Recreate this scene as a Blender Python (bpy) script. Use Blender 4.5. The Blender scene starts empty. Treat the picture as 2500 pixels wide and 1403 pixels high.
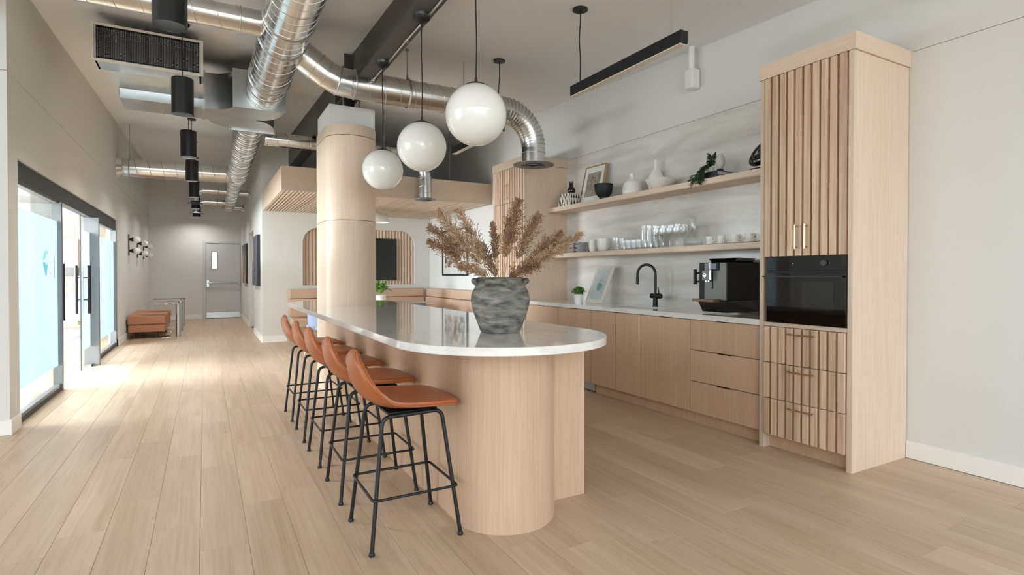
import bpy, bmesh, math, random
from mathutils import Vector as V, Matrix
RN = random.Random(11)
sc = bpy.context.scene
COL = sc.collection
PI = math.pi

# ---------------------------------------------------------------- camera, world, lights, exposure
cam_d = bpy.data.cameras.new('camera'); cam = bpy.data.objects.new('camera', cam_d); COL.objects.link(cam)
cam_d.sensor_fit = 'HORIZONTAL'; cam_d.sensor_width = 36.0; cam_d.lens = 1343.109/2500*36
cam_d.shift_y = -16.054/2500; cam_d.clip_start = 0.05; cam_d.clip_end = 200
cam.location = (0, 0, 1.24); cam.rotation_euler = (PI/2-0.0113103, 0, -0.5095115)
sc.camera = cam
world = bpy.data.worlds.new('sky'); sc.world = world; world.use_nodes = True
bg = world.node_tree.nodes['Background']; bg.inputs[0].default_value = (0.775, 0.895, 1.0, 1); bg.inputs[1].default_value = 3.1
def area(name, loc, rot, sx, sy, power, col=(1, 1, 1)):
    d = bpy.data.lights.new(name, 'AREA'); d.shape = 'RECTANGLE'; d.size = sx; d.size_y = sy; d.energy = power; d.color = col
    o = bpy.data.objects.new(name, d); COL.objects.link(o); o.location = loc; o.rotation_euler = rot
    return o
# daylight: meeting room windows, open front of the hall behind the camera, and an added side bay light
area('meeting_room_daylight', (-6.3, 8.9, 1.75), (0, -PI/2, 0), 2.5, 6.0, 2300, (0.86, 0.94, 1.0))
area('front_window_daylight', (-1.4, -13.6, 1.5), (PI/2, 0, 0), 10.5, 2.5, 330, (0.88, 0.95, 1.0))
area('side_bay_fill', (-6.9, 3.4, 1.75), (0, -PI/2, 0), 3.0, 4.0, 40, (0.88, 0.95, 1.0))  # added fill from the left to lift the base cabinet fronts
sc.view_settings.view_transform = 'Standard'; sc.view_settings.look = 'None'
sc.view_settings.gamma = 1.0; sc.view_settings.use_curve_mapping = False
sc.view_settings.exposure = 0.24
sc.cycles.use_denoising = True; sc.cycles.use_adaptive_sampling = True; sc.cycles.adaptive_threshold = 0.08; sc.cycles.adaptive_min_samples = 20
sc.cycles.max_bounces = 9; sc.cycles.diffuse_bounces = 6; sc.cycles.glossy_bounces = 5
sc.cycles.transmission_bounces = 8; sc.cycles.transparent_max_bounces = 32
sc.cycles.caustics_reflective = False; sc.cycles.caustics_refractive = False
sc.cycles.sample_clamp_indirect = 6.0

def cz(x, y): return 3.348-0.022*x+0.043*y           # sloping ceiling

# ---------------------------------------------------------------- materials
MATS = {}
def nodes(name):
    m = bpy.data.materials.new(name); m.use_nodes = True; MATS[name] = m
    nt = m.node_tree; return m, nt, nt.nodes['Principled BSDF'], nt.nodes['Material Output']
def lin(c):
    return tuple(((v/255+0.055)/1.055)**2.4 if v/255 > 0.04045 else v/255/12.92 for v in c)+(1,)
def P(name, srgb, rough=0.5, metal=0.0, spec=0.5, coat=0.0, bump=0.0, bscale=60, var=0.0, vscale=4.0, bdist=0.004, stretch=(1, 1, 1)):
    m, nt, p, out = nodes(name); L = nt.links.new
    c = lin(srgb); p.inputs['Base Color'].default_value = c
    p.inputs['Roughness'].default_value = rough; p.inputs['Metallic'].default_value = metal
    p.inputs['Specular IOR Level'].default_value = spec; p.inputs['Coat Weight'].default_value = coat
    if bump or var:
        tc = nt.nodes.new('ShaderNodeTexCoord'); mp = nt.nodes.new('ShaderNodeMapping'); mp.inputs['Scale'].default_value = stretch
        L(tc.outputs['Object'], mp.inputs[0])
    if var:
        n = nt.nodes.new('ShaderNodeTexNoise'); n.inputs['Scale'].default_value = vscale; n.inputs['Detail'].default_value = 5
        L(mp.outputs[0], n.inputs['Vector'])
        r = nt.nodes.new('ShaderNodeValToRGB'); r.color_ramp.elements[0].position = 0.3; r.color_ramp.elements[1].position = 0.72
        r.color_ramp.elements[0].color = tuple(v*(1-var) for v in c[:3])+(1,); r.color_ramp.elements[1].color = tuple(min(1, v*(1+var)) for v in c[:3])+(1,)
        L(n.outputs['Fac'], r.inputs[0]); L(r.outputs[0], p.inputs['Base Color'])
    if bump:
        n2 = nt.nodes.new('ShaderNodeTexNoise'); n2.inputs['Scale'].default_value = bscale; n2.inputs['Detail'].default_value = 3
        L(mp.outputs[0], n2.inputs['Vector'])
        b = nt.nodes.new('ShaderNodeBump'); b.inputs['Strength'].default_value = bump; b.inputs['Distance'].default_value = bdist
        L(n2.outputs['Fac'], b.inputs['Height']); L(b.outputs[0], p.inputs['Normal'])
    return m
def wood(name, c_dark, c_light, axis=2, rough=0.42, fine=55.0, broad=5.0, rnd=0.10, spec=0.35, knots=False, mixb=0.35):
    m, nt, p, out = nodes(name); L = nt.links.new; N = nt.nodes.new
    tc = N('ShaderNodeTexCoord'); oi = N('ShaderNodeObjectInfo')
    mul = N('ShaderNodeMath'); mul.operation = 'MULTIPLY'; mul.inputs[1].default_value = 37.0; L(oi.outputs['Random'], mul.inputs[0])
    add = N('ShaderNodeVectorMath'); add.operation = 'ADD'; L(tc.outputs['Object'], add.inputs[0]); L(mul.outputs[0], add.inputs[1])
    def lay(sc_, long_, det):
        mp = N('ShaderNodeMapping'); s = [sc_]*3; s[axis] = long_; mp.inputs['Scale'].default_value = s; L(add.outputs[0], mp.inputs[0])
        n = N('ShaderNodeTexNoise'); n.inputs['Scale'].default_value = 1.0; n.inputs['Detail'].default_value = det; n.inputs['Roughness'].default_value = 0.6
        n.inputs['Distortion'].default_value = 0.25; L(mp.outputs[0], n.inputs['Vector']); return n
    a = lay(fine, fine*0.025, 4); b = lay(broad, broad*0.08, 5)
    mx = N('ShaderNodeMix'); mx.data_type = 'FLOAT'; mx.inputs[0].default_value = mixb; L(a.outputs['Fac'], mx.inputs[2]); L(b.outputs['Fac'], mx.inputs[3])
    r = N('ShaderNodeValToRGB'); r.color_ramp.elements[0].position = 0.34; r.color_ramp.elements[1].position = 0.64
    r.color_ramp.elements[0].color = lin(c_dark); r.color_ramp.elements[1].color = lin(c_light); L(mx.outputs[0], r.inputs[0])
    hs = N('ShaderNodeHueSaturation'); mr = N('ShaderNodeMapRange'); mr.inputs[3].default_value = 1-rnd; mr.inputs[4].default_value = 1+rnd
    L(oi.outputs['Random'], mr.inputs[0]); L(mr.outputs[0], hs.inputs['Value']); L(r.outputs[0], hs.inputs['Color'])
    col = hs.outputs[0]
    if knots:
        mp = N('ShaderNodeMapping'); s = [3.2]*3; s[axis] = 1.3; mp.inputs['Scale'].default_value = s; L(add.outputs[0], mp.inputs[0])
        vo = N('ShaderNodeTexVoronoi'); vo.inputs['Scale'].default_value = 1.0; L(mp.outputs[0], vo.inputs['Vector'])
        kr = N('ShaderNodeValToRGB'); kr.color_ramp.elements[0].position = 0.015; kr.color_ramp.elements[1].position = 0.05
        kr.color_ramp.elements[0].color = (0.55, 0.5, 0.45, 1); kr.color_ramp.elements[1].color = (1, 1, 1, 1); L(vo.outputs['Distance'], kr.inputs[0])
        mc = N('ShaderNodeMix'); mc.data_type = 'RGBA'; mc.blend_type = 'MULTIPLY'; mc.inputs[0].default_value = 0.8; L(col, mc.inputs[6]); L(kr.outputs[0], mc.inputs[7]); col = mc.outputs[2]
    L(col, p.inputs['Base Color']); p.inputs['Roughness'].default_value = rough; p.inputs['Specular IOR Level'].default_value = spec
    bp = N('ShaderNodeBump'); bp.inputs['Strength'].default_value = 0.12; bp.inputs['Distance'].default_value = 0.002; L(a.outputs['Fac'], bp.inputs['Height']); L(bp.outputs[0], p.inputs['Normal'])
    return m
def stone(name, c0, c1, rough, coat, stretch, scale=1.0, pos=(0.35, 0.7), dist=0.6):
    m, nt, p, out = nodes(name); L = nt.links.new; N = nt.nodes.new
    tc = N('ShaderNodeTexCoord'); mp = N('ShaderNodeMapping'); mp.inputs['Scale'].default_value = stretch; L(tc.outputs['Object'], mp.inputs[0])
    n = N('ShaderNodeTexNoise'); n.inputs['Scale'].default_value = scale; n.inputs['Detail'].default_value = 7; n.inputs['Roughness'].default_value = 0.62; n.inputs['Distortion'].default_value = dist
    L(mp.outputs[0], n.inputs['Vector'])
    r = N('ShaderNodeValToRGB'); r.color_ramp.elements[0].position = pos[0]; r.color_ramp.elements[1].position = pos[1]
    r.color_ramp.elements[0].color = lin(c0); r.color_ramp.elements[1].color = lin(c1); L(n.outputs['Fac'], r.inputs[0]); L(r.outputs[0], p.inputs['Base Color'])
    p.inputs['Roughness'].default_value = rough; p.inputs['Coat Weight'].default_value = coat; p.inputs['Coat Roughness'].default_value = 0.03
    return m
def clear(name, tint=(0.97, 0.99, 0.985), ior=1.45, gloss=1.0, pwr=4.0, amt=0.75):
    m, nt, p, out = nodes(name); L = nt.links.new; N = nt.nodes.new; nt.nodes.remove(p)
    t = N('ShaderNodeBsdfTransparent'); t.inputs[0].default_value = tint+(1,)
    g = N('ShaderNodeBsdfGlossy'); g.inputs['Roughness'].default_value = 0.02; g.inputs['Color'].default_value = (gloss, gloss, gloss, 1)
    lw = N('ShaderNodeLayerWeight'); lw.inputs[0].default_value = 0.5
    pw = N('ShaderNodeMath'); pw.operation = 'POWER'; pw.inputs[1].default_value = pwr; L(lw.outputs['Facing'], pw.inputs[0])
    f = N('ShaderNodeMath'); f.operation = 'MULTIPLY_ADD'; f.inputs[1].default_value = amt; f.inputs[2].default_value = (ior-1)**2/(ior+1)**2; L(pw.outputs[0], f.inputs[0])
    mx = N('ShaderNodeMixShader'); L(f.outputs[0], mx.inputs[0]); L(t.outputs[0], mx.inputs[1]); L(g.outputs[0], mx.inputs[2]); L(mx.outputs[0], out.inputs[0])
    return m
def film(name, col, through):
    m, nt, p, out = nodes(name); L = nt.links.new; N = nt.nodes.new; nt.nodes.remove(p)
    t = N('ShaderNodeBsdfTranslucent'); t.inputs[0].default_value = lin(col); d = N('ShaderNodeBsdfDiffuse'); d.inputs[0].default_value = lin(col)
    mx = N('ShaderNodeMixShader'); mx.inputs[0].default_value = 0.3; L(t.outputs[0], mx.inputs[1]); L(d.outputs[0], mx.inputs[2])
    tr = N('ShaderNodeBsdfTransparent'); m2 = N('ShaderNodeMixShader'); m2.inputs[0].default_value = through
    L(mx.outputs[0], m2.inputs[1]); L(tr.outputs[0], m2.inputs[2]); L(m2.outputs[0], out.inputs[0])
    return m
def emit(name, col, s):
    m, nt, p, out = nodes(name); p.inputs['Base Color'].default_value = lin(col); p.inputs['Emission Color'].default_value = lin(col); p.inputs['Emission Strength'].default_value = s
    return m
def print_mat(name, cols, scale=(8, 8, 8), kind='voronoi', rough=0.5):
    m, nt, p, out = nodes(name); L = nt.links.new; N = nt.nodes.new
    tc = N('ShaderNodeTexCoord'); mp = N('ShaderNodeMapping'); mp.inputs['Scale'].default_value = scale; L(tc.outputs['Object'], mp.inputs[0])
    if kind == 'voronoi':
        t = N('ShaderNodeTexVoronoi'); t.distance = 'CHEBYCHEV'; t.inputs['Scale'].default_value = 1; L(mp.outputs[0], t.inputs['Vector']); s = N('ShaderNodeSeparateColor'); L(t.outputs['Color'], s.inputs[0]); o = s.outputs[0]
    else:
        t = N('ShaderNodeTexNoise'); t.inputs['Scale'].default_value = 1; t.inputs['Detail'].default_value = 6; L(mp.outputs[0], t.inputs['Vector']); o = t.outputs['Fac']
    r = N('ShaderNodeValToRGB'); e = r.color_ramp.elements
    while len(e) < len(cols): e.new(0.5)
    lo, hi = (0.0, 0.95) if kind == 'voronoi' else (0.3, 0.7)
    for i, c in enumerate(cols):
        e[i].position = lo+(hi-lo)*i/max(1, len(cols)-1); e[i].color = lin(c)
    if kind == 'voronoi': r.color_ramp.interpolation = 'CONSTANT'
    L(o, r.inputs[0]); L(r.outputs[0], p.inputs['Base Color']); p.inputs['Roughness'].default_value = rough
    return m

P('paint', (221, 220, 216), 0.85, spec=0.2, bump=0.03, bscale=180, bdist=0.001)
P('paint_ceiling', (236, 237, 238), 0.9, spec=0.15)
P('trim_white', (240, 238, 233), 0.6)
P('gap', (60, 56, 50), 0.9)
P('floor_gap', (112, 94, 76), 0.9)
P('reveal_grey', (150, 146, 138), 0.9)
P('door_grey', (205, 205, 203), 0.5)
wood('oak', (208, 186, 164), (222, 202, 182), 2, fine=110)
wood('oak_h', (208, 186, 164), (222, 202, 182), 1, fine=110)
wood('oak_x', (208, 186, 164), (222, 202, 182), 0, fine=110)
wood('oak_base', (192, 160, 131), (208, 179, 151), 2, rnd=0.03, fine=110)
wood('oak_solid', (184, 150, 118), (226, 202, 176), 2, rnd=0.13)
wood('plank', (178, 153, 127), (203, 182, 157), 1, rough=0.36, fine=60, broad=9, rnd=0.07, knots=True, mixb=0.5)
wood('walnut', (74, 44, 28), (110, 70, 44), 2, rnd=0.03)
stone('quartz', (216, 213, 207), (232, 230, 225), 0.10, 0.5, (9, 0.9, 9), 1.2)
stone('backsplash', (196, 191, 183), (228, 225, 219), 0.30, 0.0, (5, 0.7, 4.2), 1.3, (0.30, 0.62))
P('black_metal', (26, 27, 29), 0.42, metal=0.2)
P('black_matte', (20, 22, 25), 0.6)
P('black_gloss', (8, 8, 9), 0.06, coat=0.6)
P('black_glass', (5, 5, 6), 0.04, spec=0.45)
P('oven_glass', (24, 24, 24), 0.05)
P('charcoal', (62, 66, 70), 0.5)
P('anodized', (128, 130, 134), 0.4, metal=0.6)
P('dark_header', (56, 60, 60), 0.55)
P('steel_grey', (88, 86, 82), 0.62, bump=0.1, bscale=30)
P('galvanized', (218, 218, 216), 0.20, metal=1.0, var=0.09, vscale=5, bump=0.02, bscale=12)
P('galv_sheet', (186, 190, 190), 0.30, metal=1.0, var=0.16, vscale=3.5)
P('galv_seam', (196, 196, 194), 0.34, metal=1.0)
P('chrome', (215, 215, 216), 0.10, metal=1.0)
P('satin_steel', (190, 190, 188), 0.32, metal=1.0)
P('brass', (206, 170, 122), 0.25, metal=1.0)
P('leather_orange', (166, 92, 44), 0.34, bump=0.12, bscale=220, bdist=0.0008, var=0.06, vscale=6)
P('leather_tan', (205, 174, 149), 0.55, bump=0.15, bscale=150, bdist=0.001, var=0.05)
P('leather_bench', (186, 126, 88), 0.5, bump=0.12, bscale=150, bdist=0.001)
P('opal', (240, 239, 234), 0.07, coat=0.6)
P('white_ceramic', (232, 230, 224), 0.32)
P('white_gloss', (238, 236, 230), 0.12, coat=0.4)
P('white_plastic', (232, 231, 226), 0.45)
P('grey_blue', (116, 126, 146), 0.8, bump=0.2, bscale=300)
P('paper', (238, 236, 232), 0.7)
P('stone_egg', (206, 202, 194), 0.8, bump=0.6, bscale=90, bdist=0.003)
P('leaf', (62, 104, 44), 0.5, var=0.35, vscale=22)
P('leaf_bright', (104, 148, 62), 0.5, var=0.35, vscale=18)
P('leaf_trail', (52, 88, 52), 0.5, var=0.3, vscale=30)
P('soil', (60, 46, 36), 0.95)
P('reed', (150, 116, 88), 0.8, var=0.28, vscale=14)
P('reed_light', (182, 152, 120), 0.8, var=0.22, vscale=16)
P('straw', (206, 176, 128), 0.6)
P('rug', (150, 146, 142), 0.95, var=0.18, vscale=30, bump=0.4, bscale=200)
film('teal', (196, 236, 238), 0.35)
film('teal_dark', (150, 222, 226), 0.3)
film('white_mark', (240, 250, 250), 0.4)
P('screen', (96, 104, 112), 0.15)
P('machine_grey', (122, 122, 118), 0.42)
P('bronze_tray', (122, 94, 76), 0.3, metal=0.3)
P('dark_slot', (12, 12, 12), 0.8)
P('glow_mask_black', (6, 6, 6), 1.0, spec=0.0)
P('cream', (222, 214, 200), 0.6)
P('mat_grey', (214, 216, 220), 0.5)
P('frost_black', (34, 36, 40), 0.5)
emit('daylit_lite', (250, 240, 220), 0.9)
clear('glass', (0.975, 0.99, 0.985), 1.32)
clear('glass_clear', (0.975, 0.98, 0.98), 1.6, 1.0, 2.2, 0.85)
film('frost', (160, 171, 175), 0.08)
stone('vase_clay', (60, 60, 58), (150, 146, 137), 0.72, 0.0, (5, 5, 18), 1.6, (0.36, 0.68), dist=0.4)
print_mat('picture_city', [(86, 70, 62), (214, 204, 200), (120, 92, 80), (232, 226, 226), (60, 52, 50), (196, 160, 140), (150, 150, 158), (244, 240, 238)], (14, 14, 14))
print_mat('picture_forest', [(54, 50, 46), (130, 112, 92), (186, 174, 158), (110, 84, 66), (196, 194, 196)], (26, 40, 14), 'noise')
print_mat('canvas_dark', [(52, 56, 64), (70, 74, 82), (90, 92, 100), (196, 186, 190)], (2, 2.2, 0.9), 'noise')
print_mat('canvas_warm', [(40, 42, 46), (74, 74, 78), (196, 150, 112), (96, 96, 100)], (2, 1.5, 1.4), 'noise')

# ---------------------------------------------------------------- mesh builder
def frame_for(d):
    d = d.normalized(); a = V((0, 0, 1)) if abs(d.z) < 0.92 else V((1, 0, 0))
    u = d.cross(a).normalized(); return u, d.cross(u).normalized()
class B:
    def __init__(s): s.v = []; s.f = []
    def add(s, vs, fs):
        k = len(s.v); s.v += [V(p) for p in vs]; s.f += [[i+k for i in f] for f in fs]; return s
    def hexa(s, p):   # 8 points: bottom 4 ccw, top 4 ccw
        return s.add(p, [(3, 2, 1, 0), (4, 5, 6, 7), (0, 1, 5, 4), (1, 2, 6, 5), (2, 3, 7, 6), (3, 0, 4, 7)])
    def box(s, x0, x1, y0, y1, z0, z1):
        return s.hexa([(x0, y0, z0), (x1, y0, z0), (x1, y1, z0), (x0, y1, z0), (x0, y0, z1), (x1, y0, z1), (x1, y1, z1), (x0, y1, z1)])
    def obox(s, c, sx, sy, sz, m):   # oriented box, m: 3x3
        ps = [V(c)+m @ V((a*sx/2, b*sy/2, z*sz/2)) for z in (-1, 1) for a, b in ((-1, -1), (1, -1), (1, 1), (-1, 1))]
        return s.hexa(ps)
    def wall(s, x0, x1, y0, y1, z0, over=0.0):   # top follows the ceiling
        return s.hexa([(x0, y0, z0), (x1, y0, z0), (x1, y1, z0), (x0, y1, z0)]+[(x, y, cz(x, y)+over) for x, y in ((x0, y0), (x1, y0), (x1, y1), (x0, y1))])
    def cyl(s, p0, p1, r0, r1=None, n=16, caps=True):
        r1 = r0 if r1 is None else r1; p0 = V(p0); p1 = V(p1); u, w = frame_for(p1-p0)
        vs = [p+(u*math.cos(t*2*PI/n)+w*math.sin(t*2*PI/n))*r for p, r in ((p0, r0), (p1, r1)) for t in range(n)]
        fs = [(i, (i+1) % n, n+(i+1) % n, n+i) for i in range(n)]
        if caps: fs += [tuple(range(n-1, -1, -1)), tuple(range(n, 2*n))]
        return s.add(vs, fs)
    def tube(s, pts, r, n=8, closed=False, caps=True):
        pts = [V(p) for p in pts]; m = len(pts); rs = r if isinstance(r, (list, tuple)) else [r]*m
        tang = []
        for i in range(m):
            a = pts[(i-1) % m] if (closed or i) else pts[0]; b = pts[(i+1) % m] if (closed or i < m-1) else pts[-1]
            tang.append((b-a).normalized())
        u, w = frame_for(tang[0]); vs = []
        for i in range(m):
            t = tang[i]; u = (u-t*u.dot(t)).normalized(); w = t.cross(u)
            vs += [pts[i]+(u*math.cos(k*2*PI/n)+w*math.sin(k*2*PI/n))*rs[i] for k in range(n)]
        fs = []
        for i in range(m if closed else m-1):
            j = (i+1) % m
            fs += [(i*n+k, i*n+(k+1) % n, j*n+(k+1) % n, j*n+k) for k in range(n)]
        if caps and not closed: fs += [tuple(range(n-1, -1, -1)), tuple((m-1)*n+k for k in range(n))]
        return s.add(vs, fs)
    def lathe(s, prof, c=(0, 0, 0), n=24, sx=1.0, sy=1.0, flute=0, famp=0.0):
        c = V(c); vs = []; rows = []
        for r, z in prof:
            if r <= 1e-6: rows.append([len(vs)]); vs.append(c+V((0, 0, z)))
            else:
                row = []
                for k in range(n):
                    t = 2*PI*k/n; rr = r*(1+famp*math.cos(flute*t)) if flute else r
                    row.append(len(vs)); vs.append(c+V((rr*math.cos(t)*sx, rr*math.sin(t)*sy, z)))
                rows.append(row)
        fs = []
        for a, b in zip(rows, rows[1:]):
            for k in range(n):
                q = [a[k % len(a)], a[(k+1) % len(a)], b[(k+1) % len(b)], b[k % len(b)]]
                q = [x for i, x in enumerate(q) if x not in q[:i]]
                if len(q) > 2: fs.append(tuple(q))
        return s.add(vs, fs)
    def prism(s, poly, z0, z1):
        n = len(poly); vs = [(x, y, z0) for x, y in poly]+[(x, y, z1) for x, y in poly]
        return s.add(vs, [tuple(range(n-1, -1, -1)), tuple(range(n, 2*n))]+[(i, (i+1) % n, n+(i+1) % n, n+i) for i in range(n)])
    def extr(s, poly3, d):
        n = len(poly3); d = V(d); vs = [V(p) for p in poly3]+[V(p)+d for p in poly3]
        return s.add(vs, [tuple(range(n-1, -1, -1)), tuple(range(n, 2*n))]+[(i, (i+1) % n, n+(i+1) % n, n+i) for i in range(n)])
    def ball(s, c, r, n=20, m=12, sc3=(1, 1, 1)):
        prof = [(r*math.sin(PI*k/m), -r*math.cos(PI*k/m)) for k in range(m+1)]; prof[0] = (0, -r); prof[-1] = (0, r)
        k0 = len(s.v); s.lathe(prof, (0, 0, 0), n)
        for i in range(k0, len(s.v)): s.v[i] = V((s.v[i].x*sc3[0]+c[0], s.v[i].y*sc3[1]+c[1], s.v[i].z*sc3[2]+c[2]))
        return s
    def grid(s, fn, nu, nv, cu=False, cv=False):
        vs = [fn(i/(nu if cu else nu-1), j/(nv if cv else nv-1)) for i in range(nu) for j in range(nv)]
        fs = [(i*nv+j, ((i+1) % nu)*nv+j, ((i+1) % nu)*nv+(j+1) % nv, i*nv+(j+1) % nv) for i in range(nu if cu else nu-1) for j in range(nv if cv else nv-1)]
        return s.add(vs, fs)
    def mesh(s, name, mat, off=V((0, 0, 0)), smooth=None, flip=False):
        me = bpy.data.meshes.new(name); me.from_pydata([tuple(p-off) for p in s.v], [], s.f)
        bm = bmesh.new(); bm.from_mesh(me); bmesh.ops.recalc_face_normals(bm, faces=bm.faces[:]); bm.to_mesh(me); bm.free()
        if mat: me.materials.append(MATS[mat])
        if smooth is not None:
            me.polygons.foreach_set('use_smooth', [True]*len(me.polygons)); me.set_sharp_from_angle(angle=math.radians(smooth))
        me.update(); return me
    def build(s, name, mat, parent=None, smooth=None, bevel=0.0, local=False, loc=None):
        off = V((0, 0, 0)) if local else (wloc(parent) if parent else V(loc or (0, 0, 0)))
        me = s.mesh(name, mat, off if not (loc and parent) else V(loc), smooth)
        o = bpy.data.objects.new(name, me); COL.objects.link(o)
        if parent: o.parent = parent
        if loc:
            o.location = V(loc)-(wloc(parent) if parent else V((0, 0, 0)))
        if bevel:
            md = o.modifiers.new('bevel', 'BEVEL'); md.width = bevel; md.segments = 2; md.limit_method = 'ANGLE'; md.angle_limit = math.radians(40)
            me.polygons.foreach_set('use_smooth', [True]*len(me.polygons)); me.set_sharp_from_angle(angle=math.radians(30))
        return o
def wloc(o):
    r = V((0, 0, 0))
    while o is not None: r += o.location; o = o.parent
    return r
def tag(o, label=None, cat=None, group=None, kind=None):
    if label: o['label'] = label
    if cat: o['category'] = cat
    if group: o['group'] = group
    if kind: o['kind'] = kind
    return o
def thing(name, label, cat, loc=(0, 0, 0), rz=0.0, group=None, kind=None):
    o = bpy.data.objects.new(name, None); COL.objects.link(o); o.location = loc; o.rotation_euler = (0, 0, rz); o.empty_display_size = 0.05
    return tag(o, label, cat, group, kind)
def one(b, name, mat, label, cat, group=None, smooth=None, bevel=0.0, kind=None):
    xs = [p.x for p in b.v]; ys = [p.y for p in b.v]; zs = [p.z for p in b.v]
    o = b.build(name, mat, None, smooth, bevel, loc=((min(xs)+max(xs))/2, (min(ys)+max(ys))/2, min(zs)))
    return tag(o, label, cat, group, kind)
def struct(b, name, mat, parent=None, smooth=None, bevel=0.0):
    o = b.build(name, mat, parent, smooth, bevel)
    if not parent: o['kind'] = 'structure'
    return o
def copy_tree(o, parent=None):
    c = o.copy(); COL.objects.link(c); c.parent = parent
    for ch in list(o.children): copy_tree(ch, c)
    return c
def arc(cx, cy, r, a0, a1, n):
    return [(cx+r*math.cos(math.radians(a0+(a1-a0)*i/n)), cy+r*math.sin(math.radians(a0+(a1-a0)*i/n))) for i in range(n+1)]
def stadium(x0, x1, y0, y1, n=20):
    r = (x1-x0)/2; cx = (x0+x1)/2
    return arc(cx, y0+r, r, 180, 360, n)+arc(cx, y1-r, r, 0, 180, n)
def smoothpts(pts, k=6):
    pts = [V(p) for p in pts]; out = []
    for i in range(len(pts)-1):
        p0 = pts[max(0, i-1)]; p1 = pts[i]; p2 = pts[i+1]; p3 = pts[min(len(pts)-1, i+2)]
        for j in range(k):
            t = j/k; out.append(0.5*((2*p1)+(p2-p0)*t+(2*p0-5*p1+4*p2-p3)*t*t+(3*p1-p0-3*p2+p3)*t**3))
    out.append(pts[-1]); return out
def fillet(pts, r, k=5):
    pts = [V(p) for p in pts]; out = [pts[0]]
    for a, b, c in zip(pts, pts[1:], pts[2:]):
        d1 = (a-b).normalized(); d2 = (c-b).normalized(); ang = d1.angle(d2); t = min(r/math.tan(ang/2), (a-b).length*.49, (c-b).length*.49)
        p1 = b+d1*t; p2 = b+d2*t
        for i in range(k+1):
            s = i/k; out.append(p1*(1-s)**2+b*2*s*(1-s)+p2*s*s)
    out.append(pts[-1]); return out
# ---------------------------------------------------------------- the setting
floor = struct(B().box(-7.2, 4.3, -14.0, 18.0, -0.12, -0.014), 'floor', 'floor_gap')
PW, PL = 0.1985, 1.2075
def plank_b(w=PW-0.0010, l=PL-0.001):
    b = B(); c = 0.0008; z0, z1 = -0.014, 0.0
    x0, x1, y0, y1 = 0, w, 0, l
    vs = [(x0, y0, z0), (x1, y0, z0), (x1, y1, z0), (x0, y1, z0), (x0, y0, z1-c), (x1, y0, z1-c), (x1, y1, z1-c), (x0, y1, z1-c),
          (x0+c, y0+c, z1), (x1-c, y0+c, z1), (x1-c, y1-c, z1), (x0+c, y1-c, z1)]
    b.add(vs, [(0, 1, 5, 4), (1, 2, 6, 5), (2, 3, 7, 6), (3, 0, 4, 7), (4, 5, 9, 8), (5, 6, 10, 9), (6, 7, 11, 10), (7, 4, 8, 11), (8, 9, 10, 11)])
    return b
plank_me = plank_b().mesh('plank', 'plank')
joint = {-4: 3.10, -3: 3.285, -2: 3.642, -1: 3.150, 0: 2.820, 1: 3.280, 9: 1.91, 11: 1.81, 13: 2.02, 16: 1.30}
far = B(); n_pl = 0
for k in range(-7, 21):
    x0 = -0.025+k*PW
    j = joint.get(k, RN.uniform(0, PL)); y = j-math.floor((j-(0.4 if k > 2 else 1.6))/PL)*PL-PL
    while y < 17.7:
        xr, ym = x0+PW, y+PL/2
        hid = (x0 > 3.56 and 2.2 < y and y+PL < 6.7) or (x0 > 1.11 and xr < 1.86 and 2.62 < y and y+PL < 6.3) or (x0 > 0.93 and y > 11.0) or (x0 > 3.3 and y > 7.0) or (x0 < -1.45 and y < 5)
        if not hid:
            if ym < 10.4 and n_pl < 299:
                o = bpy.data.objects.new('plank', plank_me); COL.objects.link(o); o.parent = floor; o.location = (x0, y, 0); n_pl += 1
            else:
                far.add([p+V((x0, y, 0)) for p in plank_b().v], plank_b().f)
        y += PL
for k in range(-28, -7):
    x0 = -0.025+k*PW; y = 5.8-RN.uniform(0, PL)
    while y < 17.6:
        far.add([p+V((x0, y, 0)) for p in plank_b().v], plank_b().f); y += PL
fo = far.build('far_planks', 'plank', floor); fo['kind'] = 'stuff'
struct(B().box(-7.2, 4.16, -14.0, 0.3, -0.014, -0.002).box(-7.2, -1.42, 0.3, 5.6, -0.014, -0.002), 'floor_extension', 'plank', floor)

struct(B().hexa([(x, y, cz(x, y)) for x, y in ((-7.2, -1.6), (4.3, -1.6), (4.3, 18.0), (-7.2, 18.0))]+[(x, y, cz(x, y)+0.15) for x, y in ((-7.2, -1.6), (4.3, -1.6), (4.3, 18.0), (-7.2, 18.0))]), 'ceiling', 'paint_ceiling')
# kitchen side wall, with the fine reveal line
wr = struct(B().box(4.16, 4.3, -14.0, 11.15, 0, 2.734), 'wall_right', 'paint')
struct(B().wall(4.16, 4.3, -14.0, 11.15, 2.738), 'upper_panel', 'paint', wr)
struct(B().box(4.166, 4.29, -14.0, 11.15, 2.72, 2.75), 'reveal', 'reveal_grey', wr)
struct(B().box(4.146, 4.16, -14.0, 1.944, 0, 0.118), 'baseboard_right', 'trim_white', bevel=0.003)
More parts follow.
